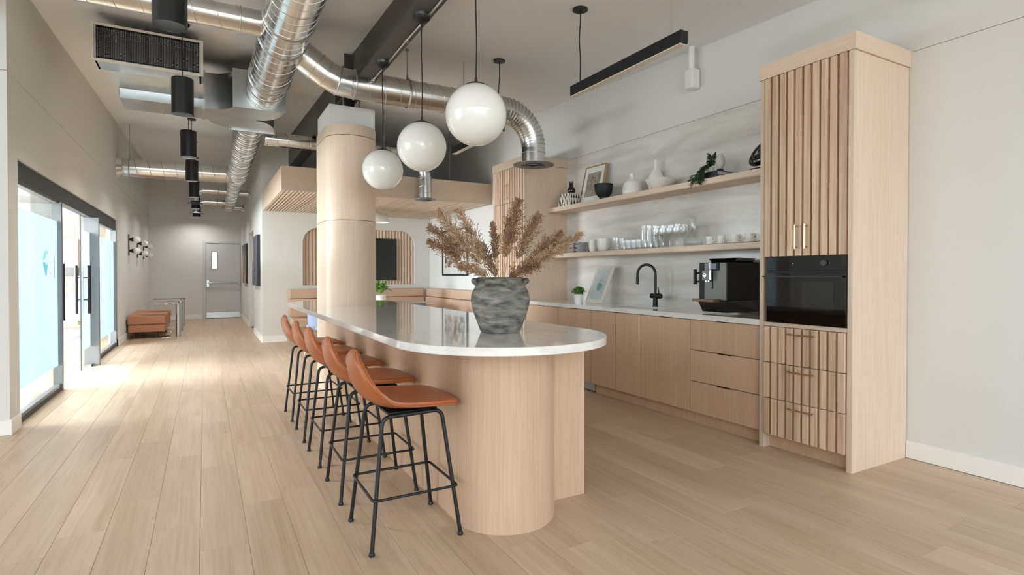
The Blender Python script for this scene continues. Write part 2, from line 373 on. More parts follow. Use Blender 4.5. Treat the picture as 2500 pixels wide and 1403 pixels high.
# wall beside the glazed meeting room
wl = struct(B().box(-1.46, -1.32, 5.6, 5.86, 0, 2.808), 'wall_left', 'paint')
struct(B().box(-1.46, -1.32, 5.86, 11.70, 2.185, 2.808), 'over_panel', 'paint', wl)
struct(B().box(-1.46, -1.32, 11.70, 17.75, 0, 2.808), 'end_panel', 'paint', wl)
struct(B().wall(-1.46, -1.32, 5.6, 17.75, 2.812), 'upper_panel', 'paint', wl)
struct(B().box(-1.45, -1.326, 5.62, 17.75, 2.80, 2.82), 'reveal', 'reveal_grey', wl)
wf = struct(B().box(-7.2, -1.46, 5.6, 5.75, 0, 2.808), 'wall_front', 'paint')
struct(B().wall(-7.2, -1.46, 5.6, 5.75, 2.812), 'upper_panel', 'paint', wf)
struct(B().box(-7.2, -1.46, 5.606, 5.74, 2.80, 2.82), 'reveal', 'reveal_grey', wf)
struct(B().box(-7.2, -1.306, 5.587, 5.6, 0, 0.118).box(-1.32, -1.306, 5.6, 5.84, 0, 0.118), 'baseboard_front', 'trim_white', bevel=0.003)
struct(B().box(-1.32, -1.308, 11.72, 17.74, 0, 0.118).box(-1.34, -1.308, 11.70, 11.72, 0, 0.118), 'baseboard_left', 'trim_white', bevel=0.003)
struct(B().wall(-7.2, -7.05, -14.0, 1.3, 0), 'bay_light_blocker', 'paint')  # unseen wall added to cut the sky light entering from the left
# end of the corridor
wb = struct(B().box(-1.46, 1.1, 17.75, 17.9, 0, 2.778), 'wall_back', 'paint')
struct(B().wall(-1.46, 1.1, 17.75, 17.9, 2.782), 'upper_panel', 'paint', wb)
struct(B().box(-1.4, 1.0, 17.756, 17.88, 2.77, 2.79), 'reveal', 'reveal_grey', wb)
struct(B().box(-1.308, -0.06, 17.737, 17.75, 0, 0.118), 'baseboard_back', 'trim_white')
# corridor wall with an alcove, then the nook
wc = struct(B().wall(0.92, 1.06, 11.0, 12.97, 0), 'wall_corridor', 'paint')
struct(B().wall(0.92, 1.06, 14.52, 17.75, 0), 'end_panel', 'paint', wc)
struct(B().wall(0.92, 1.06, 12.97, 14.52, 2.20), 'over_panel', 'paint', wc)
struct(B().box(1.06, 1.12, 12.8, 14.7, 0, 2.6), 'alcove_back', 'paint', wc)
struct(B().box(0.908, 0.92, 11.0, 12.95, 0, 0.118).box(0.908, 0.92, 14.54, 17.74, 0, 0.118), 'baseboard_corridor', 'trim_white')
NX0, NX1, NZ0, NZ1, NR = 1.62, 3.83, 1.04, 2.14, 0.30
wn = struct(B().wall(1.06, NX0, 11.0, 11.15, 0), 'wall_nook', 'paint')
struct(B().wall(NX1, 4.16, 11.0, 11.15, 0), 'side_panel', 'paint', wn)
struct(B().wall(NX0, NX1, 11.0, 11.15, NZ1), 'over_panel', 'paint', wn)
struct(B().box(NX0, NX1, 11.0, 11.15, 0, NZ0), 'under_panel', 'paint', wn)
for cx, sgn in ((NX0+NR, -1), (NX1-NR, 1)):
    pts = [(cx+sgn*NR, 11.0, NZ1)]+[(cx+sgn*NR*math.sin(t*PI/20), 11.0, NZ1-NR+NR*math.cos(t*PI/20)) for t in range(11)]
    struct(B().extr(pts, (0, 0.15, 0)), 'corner_fillet', 'paint', wn)
struct(B().box(NX0, NX1, 11.12, 11.15, NZ0, NZ1), 'niche_back', 'oak', wn)
def half_round(b, xc, y, z0, z1, w, d, sign=-1):
    b.prism([(xc-w/2, y)]+[(xc-w/2*math.cos(t*PI/5), y+sign*d*math.sin(t*PI/5)) for t in range(1, 5)]+[(xc+w/2, y)], z0, z1)
npitch = 0.0650; nn = int((NX1-NX0)/npitch)
for i in range(nn):
    xc = NX0+(i+0.5)*(NX1-NX0)/nn; e = max(0.0, NX0+NR-xc, xc-(NX1-NR))
    top = NZ1-NR+math.sqrt(max(0, NR*NR-e*e)) if e else NZ1
    b = B(); half_round(b, xc, 11.12, NZ0, top, (NX1-NX0)/nn-0.006, 0.035); b.build('slat', 'oak', wn, smooth=40)
struct(B().box(0.92, 1.34, 10.987, 11.0, 0, 0.118), 'baseboard_nook', 'trim_white')
# back fire door
d1 = thing('door_1', 'pale grey steel door with a narrow window lite and push bar', 'door', (0.475, 17.72, 0), kind='structure')
B().box(-0.04, 0.03, 17.70, 17.75, 0, 2.19).box(0.92, 0.985, 17.70, 17.75, 0, 2.19).box(0.03, 0.92, 17.70, 17.75, 2.13, 2.19).build('door_frame', 'door_grey', d1, bevel=0.004)
leaf = B().box(0.034, 0.18, 17.715, 17.75, 0.012, 2.126).box(0.31, 0.916, 17.715, 17.75, 0.012, 2.126).box(0.18, 0.31, 17.715, 17.75, 0.012, 1.41).box(0.18, 0.31, 17.715, 17.75, 1.88, 2.126).build('door_leaf', 'door_grey', d1)
B().box(0.18, 0.31, 17.738, 17.748, 1.41, 1.88).build('window_pane', 'daylit_lite', d1)
B().box(0.165, 0.18, 17.708, 17.72, 1.395, 1.895).box(0.31, 0.325, 17.708, 17.72, 1.395, 1.895).box(0.18, 0.31, 17.708, 17.72, 1.395, 1.41).box(0.18, 0.31, 17.708, 17.72, 1.88, 1.895).build('window_frame', 'anodized', d1)
pb = B().cyl((0.07, 17.66, 1.005), (0.90, 17.66, 1.005), 0.018, n=10).build('push_bar', 'satin_steel', d1, smooth=40)
B().box(0.05, 0.11, 17.65, 17.715, 0.90, 1.09).box(0.86, 0.90, 17.65, 17.715, 0.97, 1.04).build('bar_mount', 'satin_steel', pb)
B().box(0.045, 0.905, 17.709, 17.715, 0.02, 0.17).build('kick_plate', 'satin_steel', d1)

# glazed front of the meeting room
gw = thing('window_1', 'grey framed glass partition with frosted band and sliding doors', 'glass partition', (-1.38, 8.8, 0), kind='structure')
B().box(-1.43, -1.345, 5.86, 11.70, 2.02, 2.18).build('header', 'dark_header', gw)
B().box(-1.425, -1.34, 5.88, 11.69, 2.165, 2.18).build('header_cap', 'charcoal', gw)
B().box(-1.42, -1.362, 5.86, 7.5, 2.0, 2.02).box(-1.42, -1.362, 9.40, 11.64, 2.0, 2.02).build('glazing_bead', 'anodized', gw)
for y0, y1, xa, xb in ((7.50, 7.56, -1.42, -1.335), (9.34, 9.40, -1.43, -1.262), (11.64, 11.70, -1.42, -1.335)):
    B().box(xa, xb, y0, y1, 0, 2.02).build('post', 'anodized', gw, bevel=0.003)
for y0, y1 in ((5.86, 7.5), (9.40, 11.64)):
    sl = B().box(-1.42, -1.345, y0, y1, 0, 0.035).build('sill', 'dark_header', gw)
    B().box(-1.41, -1.352, y0, y1, 0.035, 0.07).build('sill_bead', 'anodized', sl)
for y0, y1 in ((5.86, 6.488), (6.494, 7.5), (9.40, 10.50), (10.506, 11.64)):
    pn = B().box(-1.386, -1.374, y0, y1, 0.06, 2.01).build('pane', 'glass', gw)
    B().box(-1.3725, -1.3715, y0+0.002, y1-0.002, 0.27, 1.81).build('frosted_film', 'frost', pn)
dl = B().box(-1.374, -1.364, 8.74, 9.62, 0.02, 2.01).build('sliding_door', 'glass', gw)
B().box(-1.3625, -1.3615, 8.75, 9.62, 0.27, 1.81).build('frosted_film', 'frost', dl)
B().box(-1.376, -1.362, 8.735, 8.742, 0.02, 2.01).build('door_edge', 'charcoal', dl)
B().box(-1.40, -1.34, 9.22, 9.34, 0.0, 0.03).build('floor_guide', 'satin_steel', dl)
dl2 = B().box(-1.410, -1.400, 6.62, 7.62, 0.02, 2.01).build('sliding_door', 'glass', gw)
for par, hx, hy, gx in ((dl, -1.30, 8.86, -1.364), (dl, -1.434, 8.86, -1.374), (dl2, -1.345, 7.60, -1.40)):
    h = B().cyl((hx, hy, 0.74), (hx, hy, 1.36), 0.019, n=12).build('handle', 'black_metal', par, smooth=40)
    B().cyl((hx, hy, 0.92), (gx, hy, 0.92), 0.009, n=8).cyl((hx, hy, 1.20), (gx, hy, 1.20), 0.009, n=8).build('standoff', 'charcoal', h, smooth=40)
# printed mark on the film
lg = thing('film_logo', 'pale teal emblem with small lettering printed on the frosted glass', 'logo', (-1.370, 6.98, 1.34))
def yz(b, pts, x): b.extr([(x, y, z) for y, z in pts], (0.0008, 0, 0))
b = B(); yz(b, [(6.89, 1.36), (6.93, 1.30), (6.97, 1.25), (7.02, 1.22), (7.05, 1.27), (7.08, 1.36), (7.02, 1.33), (6.97, 1.36)], -1.371); b.build('emblem_lower', 'teal_dark', lg)
b = B(); yz(b, [(6.89, 1.40), (6.95, 1.46), (7.03, 1.49), (7.10, 1.47), (7.10, 1.44), (7.03, 1.45), (6.97, 1.40), (6.92, 1.38)], -1.371); b.build('emblem_upper', 'teal', lg)
for i in range(3):
    b = B(); yz(b, [(6.94+0.05*i, 1.345), (6.955+0.05*i, 1.345), (6.985+0.05*i, 1.43), (6.97+0.05*i, 1.43)], -1.371); b.build('chevron', 'white_mark', lg)
for i in range(4):
    b = B(); yz(b, [(7.14, 1.235+i*0.055), (7.20, 1.235+i*0.055), (7.20, 1.265+i*0.055), (7.14, 1.265+i*0.055)], -1.371); b.build('letter', 'white_mark', lg)
b = B(); yz(b, [(7.36, 1.20), (7.37, 1.20), (7.37, 1.42), (7.36, 1.42)], -1.371); b.build('dark_strip', 'charcoal', lg)

# meeting room shell seen through the glass
wm = struct(B().box(-7.2, -1.46, 17.62, 17.75, 0, 3.05), 'wall_meeting', 'paint')
for i in range(46):
    x = -4.62+i*0.056
    half_round(bb := B(), x, 17.62, 0.10, 2.70, 0.046, 0.03); bb.build('slat', 'oak', wm, smooth=40)
struct(B().box(-7.2, -1.46, 5.75, 17.75, 3.0, 3.06), 'ceiling_meeting', 'paint_ceiling')
mw = thing('window_2', 'tall daylit window wall of the meeting room', 'window', (-6.2, 10.8, 0), kind='structure')
B().box(-6.25, -6.15, 5.75, 17.6, 0, 0.35).build('apron', 'paint', mw)
B().box(-6.25, -6.15, 5.75, 17.6, 2.85, 3.0).build('head', 'paint', mw)
for i in range(8):
    B().box(-6.24, -6.16, 5.8+i*1.66, 5.86+i*1.66, 0.35, 2.85).build('mullion', 'anodized', mw)
one(B().box(-5.6, -2.2, 8.2, 16.2, 0.0, 0.012), 'rug', 'rug', 'grey woven rug lying in the glazed meeting room', 'rug')
cr = thing('credenza', 'low pale wood credenza against the slatted wall of the meeting room', 'cabinet', (-3.4, 17.3, 0))
B().box(-4.3, -2.68, 17.1, 17.55, 0.10, 0.80).build('body', 'cream', cr, bevel=0.004)
B().box(-4.2, -2.75, 17.15, 17.5, 0.0, 0.10).build('plinth', 'oak', cr)
for i in range(3): B().box(-4.28+i*0.535, -3.76+i*0.535, 17.085, 17.1, 0.12, 0.78).build('door', 'cream', cr, bevel=0.002)
mt = thing('meeting_screen', 'large screen on the slatted wall above the meeting room credenza', 'screen', (-3.5, 17.55, 1.2))
B().box(-4.3, -2.79, 17.52, 17.58, 1.42, 2.14).build('panel', 'leather_tan', mt, bevel=0.004)  # brown reflection on the screen is put into this panel's colour
B().box(-4.3, -2.79, 17.50, 17.58, 1.21, 1.42).build('lower_panel', 'black_gloss', mt, bevel=0.004)

# steel roof beam and clad column
bm_ = thing('roof_beam', 'dark grey steel beam running under the sloped ceiling', 'beam', (1.385, 5.0, 3.13))
B().box(1.30, 1.47, -3.0, 10.99, 3.13, 3.15).build('lower_flange', 'steel_grey', bm_)
B().hexa([(1.377, -3, 3.15), (1.393, -3, 3.15), (1.393, 10.99, 3.15), (1.377, 10.99, 3.15), (1.377, -3, cz(1.38, -3)), (1.393, -3, cz(1.39, -3)), (1.393, 10.99, cz(1.39, 10.99)), (1.377, 10.99, cz(1.38, 10.99))]).build('web', 'steel_grey', bm_)
for y in (5.95, 6.42):
    B().hexa([(1.30, y, 3.15), (1.47, y, 3.15), (1.47, y+0.02, 3.15), (1.30, y+0.02, 3.15), (1.30, y, cz(1.3, y)), (1.47, y, cz(1.47, y)), (1.47, y+0.02, cz(1.47, y)), (1.30, y+0.02, cz(1.3, y))]).build('stiffener', 'steel_grey', bm_)
CX0, CX1, CY0, CY1 = 1.096, 1.624, 5.70, 6.67
co = thing('clad_column', 'oak clad column with rounded ends rising through the island', 'column', (1.36, 6.185, 0))
for z0, z1 in ((0, 1.798), (1.803, 2.662), (2.668, 2.775)):
    B().prism(stadium(CX0, CX1, CY0, CY1, 28), z0, z1).build('cladding', 'oak', co, smooth=30)
B().prism(stadium(CX0+.004, CX1-.004, CY0+.004, CY1-.004, 28), 1.79, 2.67).build('joint', 'walnut', co, smooth=30)
B().box(1.12, 1.585, 5.82, 6.48, 2.775, 2.985).build('drywall_core', 'paint', co)
B().box(1.28, 1.49, 5.95, 6.35, 2.985, 3.005).box(1.37, 1.40, 5.95, 6.35, 3.0, 3.13).build('bearing_plate', 'black_metal', co)
for x in (1.30, 1.47):
    B().cyl((x, 6.0, 3.0), (x, 6.0, 3.13), 0.012, n=8).build('anchor_bolt', 'satin_steel', co)
# ---------------------------------------------------------------- ducts
def helix(p0, p1, r, pitch, w=0.006, n_turn=26):
    p0 = V(p0); p1 = V(p1); d = p1-p0; L = d.length; d.normalize(); u, w_ = frame_for(d); N = max(2, int(L/pitch*n_turn)); pts = []
    for i in range(N+1):
        t = i/N; a = 2*PI*t*L/pitch
        pts.append(p0+d*(t*L)+(u*math.cos(a)+w_*math.sin(a))*(r+w*0.2))
    return pts
def ring(p, d, r, w=0.008, n=28):
    u, w_ = frame_for(V(d)); p = V(p)
    return [p+(u*math.cos(2*PI*i/n)+w_*math.sin(2*PI*i/n))*r for i in range(n)]
def spiral(parent, p0, p1, r, pitch, r1=None, n=36, name='duct_run', w=0.003):
    o = B().cyl(p0, p1, r, r1, n=n).build(name, 'galvanized', parent, smooth=40)
    B().tube(helix(p0, p1, r, pitch, w), w, n=5).build('spiral_seam', 'galv_seam', o, smooth=60)
    return o
def collar(parent, p, d, r, w=0.012, name='collar'):
    return B().tube(ring(p, d, r), w, n=6, closed=True).build(name, 'galv_seam', parent, smooth=60)
def elbow(parent, pts, r, name='elbow', n=32, rings=True):
    o = B().tube(pts, r, n=n).build(name, 'galvanized', parent, smooth=50)
    if rings:
        for i in range(1, len(pts)-1):
            B().tube(ring(pts[i], V(pts[i+1])-V(pts[i-1]), r+0.002), 0.005, n=5, closed=True).build('gore_seam', 'galv_seam', o, smooth=60)
    return o
def strap(parent, p, axis, r, top):   # hanger strap with rod to the ceiling
    u, w_ = frame_for(V(axis)); p = V(p)
    o = B().tube([p+V((0, 0, r))]+[p+V((0, 0, r*1.35))], 0.012, n=6).tube(ring(p, axis, r+0.004), 0.010, n=5, closed=True).build('hanger_strap', 'galv_seam', parent, smooth=50)
    B().cyl(p+V((0, 0, r)), (p.x, p.y, top), 0.006, n=8).build('hanger_rod', 'satin_steel', o, smooth=40)
def diffuser(parent, c, r, z, col='anodized'):
    o = B().lathe([(r*0.52, z+0.05), (r*0.60, z+0.015), (r, z+0.008), (r, z), (r*0.60, z-0.004), (r*0.52, z+0.012)], c, 32).build('diffuser', col, parent, smooth=35)
    for k in (0.42, 0.26):
        B().lathe([(r*k, z+0.01), (r*(k+.07), z-0.008), (r*(k+.07), z-0.014), (r*(k-.03), z-0.002)], c, 28).build('cone_ring', col, o, smooth=35)
    B().lathe([(0, z+0.02), (r*0.5, z+0.02), (r*0.5, z+0.03), (0, z+0.03)], c, 24).build('throat', 'dark_slot', o)
    return o
MX, MZ, MR = 0.59, 3.25, 0.19
md = thing('main_duct', 'large galvanised spiral duct running down the hall towards the sheet metal plenum', 'duct', (MX, 2.0, MZ))
spiral(md, (MX, -2.6, MZ), (MX, 6.62, MZ), MR, 0.125, n=44)
for y in (3.05, 4.62, 5.05, 5.95, 6.35): collar(md, (MX, y, MZ), (0, 1, 0), MR+0.003, 0.007)
strap(md, (MX, 3.6, MZ), (0, 1, 0), MR, cz(MX, 3.6)); strap(md, (MX, 6.1, MZ), (0, 1, 0), MR, cz(MX, 6.1))
# left branch
lb = thing('cross_duct', 'galvanised spiral duct branching off the main duct above the return grille', 'duct', (-1.5, 4.92, 3.28))
spiral(lb, (-4.5, 4.92, 3.28), (0.45, 4.92, 3.28), 0.096, 0.17)
collar(lb, (0.26, 4.92, 3.28), (1, 0, 0), 0.099, 0.006)
strap(lb, (-2.2, 4.92, 3.28), (1, 0, 0), 0.096, cz(-2.2, 4.92))
# branch over the island to the diffuser above the counter
br = thing('branch_duct', 'galvanised duct bending from the main duct over the island to a round diffuser', 'duct', (2.0, 5.45, 3.09))
bz = 3.09; brr = 0.135
elbow(br, [(0.66, 5.45, 3.37), (0.80, 5.45, 3.285), (0.93, 5.45, 3.20), (1.02, 5.45, 3.143), (1.13, 5.45, 3.10), (1.26, 5.45, bz)], brr, 'take_off')
collar(br, (0.745, 5.45, 3.318), (0.85, 0, -0.52), brr+0.006, 0.010)
spiral(br, (1.24, 5.45, bz), (2.93, 5.45, bz), brr, 0.155)
collar(br, (1.28, 5.45, bz), (1, 0, 0), brr+0.003, 0.008)
er = 0.40
elbow(br, [(2.93+er*math.sin(t*PI/30), 5.45, bz-er+er*math.cos(t*PI/30)) for t in range(16)], brr)
B().cyl((3.33, 5.45, bz-er), (3.33, 5.45, 2.52), brr, n=32).build('drop', 'galvanized', br, smooth=40)
collar(br, (3.33, 5.45, 2.64), (0, 0, 1), brr+0.002, 0.004)
diffuser(br, (3.33, 5.45, 0), 0.235, 2.505)
strap(br, (1.82, 5.45, bz), (1, 0, 0), brr, 3.53)
B().box(1.807, 1.833, 5.437, 5.463, 3.52, cz(1.82, 5.45)).build('beam_clamp', 'anodized', br)
strap(br, (2.45, 5.45, bz), (1, 0, 0), brr, cz(2.45, 5.45))
# return air unit with grille
ru = thing('return_unit', 'sheet metal air unit with a wide dark mesh return grille', 'air unit', (-0.44, 6.6, 3.05))
gx0, gx1, gz0, gz1, gy = -0.885, 0.0, 3.18, 3.525, 6.2
B().box(gx0+.02, gx1-.02, gy+.012, 6.5, gz0+.015, gz0+.03).box(gx0+.02, gx1-.02, gy+.012, 6.5, gz1-.02, gz1-.005).box(gx0+.02, gx0+.035, gy+.012, 6.5, gz0+.015, gz1-.005).box(gx1-.035, gx1-.02, gy+.012, 6.5, gz0+.015, gz1-.005).build('grille_box', 'galv_sheet', ru)
B().box(gx0+.03, gx1-.03, 6.46, 6.48, gz0+.03, gz1-.02).build('filter', 'dark_slot', ru)
gf = B().box(gx0, gx1, gy, gy+.012, gz0, gz0+.022).box(gx0, gx1, gy, gy+.012, gz1-.022, gz1).box(gx0, gx0+.022, gy, gy+.012, gz0+.022, gz1-.022).box(gx1-.022, gx1, gy, gy+.012, gz0+.022, gz1-.022).build('grille_frame', 'cream', ru)
mesh_ = B()
for i in range(1, 62):
    x = gx0+.035+i*(gx1-gx0-.07)/62; mesh_.box(x-.0014, x+.0014, gy+.004, gy+.007, gz0+.035, gz1-.035)
for i in range(1, 21):
    z = gz0+.035+i*(gz1-gz0-.07)/21; mesh_.box(gx0+.035, gx1-.035, gy+.0045, gy+.0065, z-.0014, z+.0014)
mo = mesh_.build('wire_mesh', 'anodized', ru); mo['kind'] = 'stuff'
B().hexa([(-0.80, 6.5, 3.20), (0.0, 6.5, 3.20), (0.0, 6.87, 3.145), (-0.75, 6.87, 3.145), (-0.80, 6.5, 3.50), (0.0, 6.5, 3.50), (0.0, 6.87, 3.45), (-0.75, 6.87, 3.45)]).build('transition', 'galv_sheet', ru)
B().box(-0.75, 0.0, 6.87, 7.34, 3.05, 3.45).build('casing', 'galv_sheet', ru, bevel=0.004)
B().box(-0.40, -0.385, 6.868, 7.342, 3.044, 3.05).build('standing_seam', 'galv_seam', ru)
for x, y in ((-0.72, 6.4), (-0.05, 6.4), (-0.7, 7.2), (-0.05, 7.2)):
    B().cyl((x, y, 3.44), (x, y, cz(x, y)), 0.006, n=8).build('hanger_rod', 'satin_steel', ru)
pl = thing('duct_plenum', 'curved sheet metal plenum joining the air unit to the spiral ducts', 'plenum', (0.4, 7.1, 3.05))
near = [(0.0, 6.87)]+[(0.05+0.23*math.sin(t*PI/16), 6.87-0.25*(1-math.cos(t*PI/16))) for t in range(9)]
rt = [(0.79, 6.62)]+[(0.79-0.25*(1-math.cos(t*PI/16)), 6.66+0.46*math.sin(t*PI/16)) for t in range(1, 9)]
rt += [(0.54+0.24*math.sin(t*PI/16), 7.14+0.50*(1-math.cos(t*PI/16))) for t in range(9)]
fa = [(0.78, 7.66), (0.30, 7.66)]+[(0.30-0.25*math.sin(t*PI/16), 7.62-0.28*(1-math.cos(t*PI/16))) for t in range(9)]+[(0.0, 7.34)]
B().prism(near+rt+fa, 3.05, 3.44).build('body', 'galv_sheet', pl, smooth=30)
B().box(-0.012, 0.016, 6.86, 7.35, 3.04, 3.46).build('flange', 'galv_seam', pl)
B().box(0.27, 0.80, 7.655, 7.685, 3.035, 3.45).build('flange', 'galv_seam', pl)
B().box(0.272, 0.80, 6.605, 6.625, 3.04, 3.45).build('flange', 'galv_sheet', pl)
# far run
fd = thing('far_duct', 'galvanised spiral duct continuing down the corridor beyond the plenum', 'duct', (0.54, 10, 3.1))
spiral(fd, (0.535, 7.67, 3.235), (0.545, 12.1, 3.165), 0.182, 0.12, w=0.0065)
B().cyl((0.545, 12.1, 3.165), (0.548, 12.35, 3.145), 0.182, 0.14, n=36).build('reducer', 'galvanized', fd, smooth=50)
spiral(fd, (0.548, 12.35, 3.145), (0.56, 16.5, 3.04), 0.14, 0.14, w=0.006)
collar(fd, (0.545, 12.1, 3.165), (0, 1, 0), 0.184, 0.007); collar(fd, (0.56, 16.5, 3.04), (0, 1, 0), 0.142, 0.008); collar(fd, (0.552, 14.2, 3.1), (0, 1, 0), 0.142, 0.005)
wd = thing('wall_duct', 'galvanised spiral duct with a flared collar meeting the corridor wall', 'duct', (-0.5, 11.75, 3.12))
spiral(wd, (-1.24, 11.75, 3.12), (0.50, 11.75, 3.14), 0.158, 0.20, w=0.004)
B().cyl((-1.32, 11.75, 3.12), (-1.24, 11.75, 3.12), 0.20, 0.16, n=32).build('flared_collar', 'galvanized', wd, smooth=50)
strap(wd, (-1.14, 11.75, 3.12), (1, 0, 0), 0.158, cz(-1.14, 11.75))
for i, (y, z) in enumerate(((13.6, 3.06), (15.2, 3.0))):
    dd = thing('drop_duct', ('small curved duct with a dark round diffuser, nearer of the two in the corridor', 'small curved duct with a dark round diffuser, farther of the two in the corridor')[i], 'duct', (-0.17, y, 2.75), group='small corridor drop ducts')
    zb = (2.765, 2.71)[i]
    elbow(dd, [(0.50, y, z), (0.3, y, z), (0.12, y, z)]+[(0.03-0.20*math.sin(t*PI/12), y, z-0.20+0.20*math.cos(t*PI/12)) for t in range(7)]+[(-0.17, y, zb+0.02)], 0.068, 'pipe', 20, rings=False)
    B().tube(ring((0.28, y, z), (1, 0, 0), 0.071), 0.006, n=5, closed=True).build('damper_collar', 'anodized', dd)
    diffuser(dd, (-0.17, y, 0), 0.145, zb, 'charcoal')
for i, (y, z) in enumerate(((14.02, 3.10), (16.35, 3.02))):
    dd = thing('stub_duct', ('short galvanised pipe with a flange entering the wall above the alcove', 'short galvanised pipe entering the wall near the grey back door')[i], 'duct', (0.8, y, z))
    B().cyl((0.62, y, z), (0.91, y, z), 0.066, n=20).build('pipe', 'galvanized', dd, smooth=40)
    B().cyl((0.885, y, z), (0.92, y, z), 0.075, 0.12, n=20).build('flange', 'galvanized', dd, smooth=40)
nd = thing('nook_duct', 'galvanised duct passing behind the column to a diffuser beside the slatted canopy', 'duct', (1.9, 7.95, 3.07))
ny, nz, nr = 7.95, 3.02, 0.092
spiral(nd, (0.70, ny, nz+0.02), (2.62, ny, nz), nr, 0.14, w=0.005)
elbow(nd, [(2.62+0.31*math.sin(t*PI/16), ny, nz-0.31+0.31*math.cos(t*PI/16)) for t in range(9)], nr)
spiral(nd, (2.93, ny, nz-0.31), (2.93, ny, 2.40), nr+.008, 0.12, w=0.004)
diffuser(nd, (2.93, ny, 0), 0.165, 2.375)
strap(nd, (2.3, ny, nz), (1, 0, 0), nr, cz(2.3, ny))
# ---------------------------------------------------------------- island
IX0, IX1 = 0.815, 1.975
ib = thing('kitchen_island', 'oak island base with a rounded pillar end under the stone top', 'kitchen island', (1.45, 4.4, 0))
cyc = 2.525
B().prism(arc(1.36, cyc, 0.264, 180, 360, 36), 0, 0.88).build('curved_end', 'oak_base', ib, smooth=40)
B().box(1.096, 1.112, cyc+0.002, 5.93, 0, 0.88).build('side_panel', 'oak_base', ib)
B().box(1.112, 1.622, cyc+0.004, 5.93, 0, 0.88).build('core', 'oak_base', ib)
B().box(1.626, 1.875, 2.515, 2.535, 0, 0.88).build('end_panel', 'oak_base', ib)
B().box(1.626, 1.855, 2.537, 6.45, 0.10, 0.88).build('carcass', 'oak_base', ib)
for i in range(5):
    y0 = 2.54+i*0.782; dr = B().box(1.855, 1.875, y0+.002, y0+.78, 0.10, 0.875).build('door', 'oak_base', ib)
    B().box(1.855, 1.888, y0+.3, y0+.45, 0.868, 0.874).build('edge_pull', 'black_metal', dr)
one(B().prism(stadium(IX0, IX1, 2.064, 7.18, 40), 0.88, 0.92), 'island_worktop', 'quartz', 'long pale stone island worktop with rounded ends around the column', 'worktop', smooth=35, bevel=0.003)

# ---------------------------------------------------------------- tall slatted cabinets
XF = 3.507
def bar_handle(par, p0, p1, out, r=0.006):
    p0 = V(p0); p1 = V(p1); o = V(out); d = (p1-p0).normalized()*0.012
    h = B().tube([p0-d+o, p1+d+o], r, n=4).build('handle', 'brass', par)
    B().tube([p0, p0+o], r*0.8, n=4).tube([p1, p1+o], r*0.8, n=4).build('handle_post', 'brass', h)
def slat_front(par, name, y0, y1, z0, z1, n, gap0=0.010):
    f = B().box(XF+0.012, XF+0.03, y0, y1, z0, z1).build(name, 'oak_base', par)
    p = (y1-y0)/n
    for i in range(n):
        B().box(XF-0.012, XF+0.012, y0+i*p+p*0.14, y0+i*p+p*0.86, z0, z1).build('slat', 'oak_solid', f, bevel=0.0015)
    return f
def tall_cab(y0, y1, label, n, oven):
    c = thing('tall_cabinet', label, 'cabinet', (3.83, (y0+y1)/2, 0))
    B().box(XF, 4.155, y0, y0+0.032, 0, 2.632).build('side_panel', 'oak', c, bevel=0.001)
    B().box(XF, 4.155, y1-0.032, y1, 0, 2.632).build('side_panel', 'oak', c, bevel=0.001)
    B().box(XF-0.006, 4.158, y0-0.012, y1+0.012, 2.634, 2.742).build('crown', 'oak_h', c, bevel=0.001)
    B().box(XF+0.04, 4.15, y0+.032, y1-.032, 0.10, 2.63).build('carcass', 'oak_base', c)
    B().box(XF+0.075, XF+0.09, y0+.032, y1-.032, 0, 0.10).build('toe_kick', 'oak_base', c)
    a, b_ = y0+0.034, y1-0.034; m = (a+b_)/2
    if oven:
        for (u, v, hy) in ((a, m-.001, m-.034), (m+.001, b_, m+.034)):
            d = slat_front(c, 'door', u, v, 1.367, 2.628, n//2)
            bar_handle(d, (XF-.012, hy, 1.425), (XF-.012, hy, 1.565), (-0.03, 0, 0), 0.0055)
        B().box(XF, XF+0.03, a, b_, 0.877, 0.904).build('rail', 'oak_h', c)
        for z0, z1 in ((0.622, 0.873), (0.368, 0.617), (0.108, 0.363)):
            d = slat_front(c, 'drawer', a, b_, z0, z1, n)
            bar_handle(d, (XF-.012, m-.085, z1-0.04), (XF-.012, m+.085, z1-0.04), (-0.03, 0, 0), 0.005)
    else:
        for (u, v, hy) in ((a, m-.001, m-.034), (m+.001, b_, m+.034)):
            d = slat_front(c, 'upper_door', u, v, 2.182, 2.628, n//2)
            bar_handle(d, (XF-.012, hy, 2.24), (XF-.012, hy, 2.42), (-0.03, 0, 0), 0.0055)
            slat_front(c, 'lower_door', u, v, 0.108, 2.177, n//2)
    return c
tall_cab(1.946, 2.600, 'tall slatted oak cabinet around the built-in oven, nearest the camera', 10, True)
tall_cab(5.960, 6.812, 'tall slatted oak cabinet at the far end of the counter beside the nook', 12, False)
ov = thing('oven', 'black built-in oven set in the tall slatted cabinet', 'oven', (3.6, 2.258, 0.905))
B().box(XF-0.004, XF+0.035, 1.980, 2.536, 0.905, 1.363).build('body', 'black_matte', ov)
B().box(XF-0.014, XF-0.004, 1.981, 2.535, 1.268, 1.362).build('control_panel', 'black_glass', ov, bevel=0.001)
dr = B().box(XF-0.014, XF-0.004, 1.981, 2.535, 0.906, 1.250).build('door', 'black_glass', ov, bevel=0.001)
B().box(XF-0.0155, XF-0.014, 2.055, 2.27, 1.005, 1.195).build('window', 'oven_glass', dr)
B().box(XF-0.048, XF-0.040, 1.99, 2.545, 1.222, 1.232).box(XF-0.045, XF-0.014, 2.51, 2.53, 1.222, 1.232).box(XF-0.045, XF-0.014, 2.0, 2.02, 1.222, 1.232).build('handle', 'black_metal', dr)
B().cyl((XF-0.030, 2.117, 1.316), (XF-0.014, 2.117, 1.316), 0.018, n=20).build('knob', 'charcoal', ov, smooth=40)
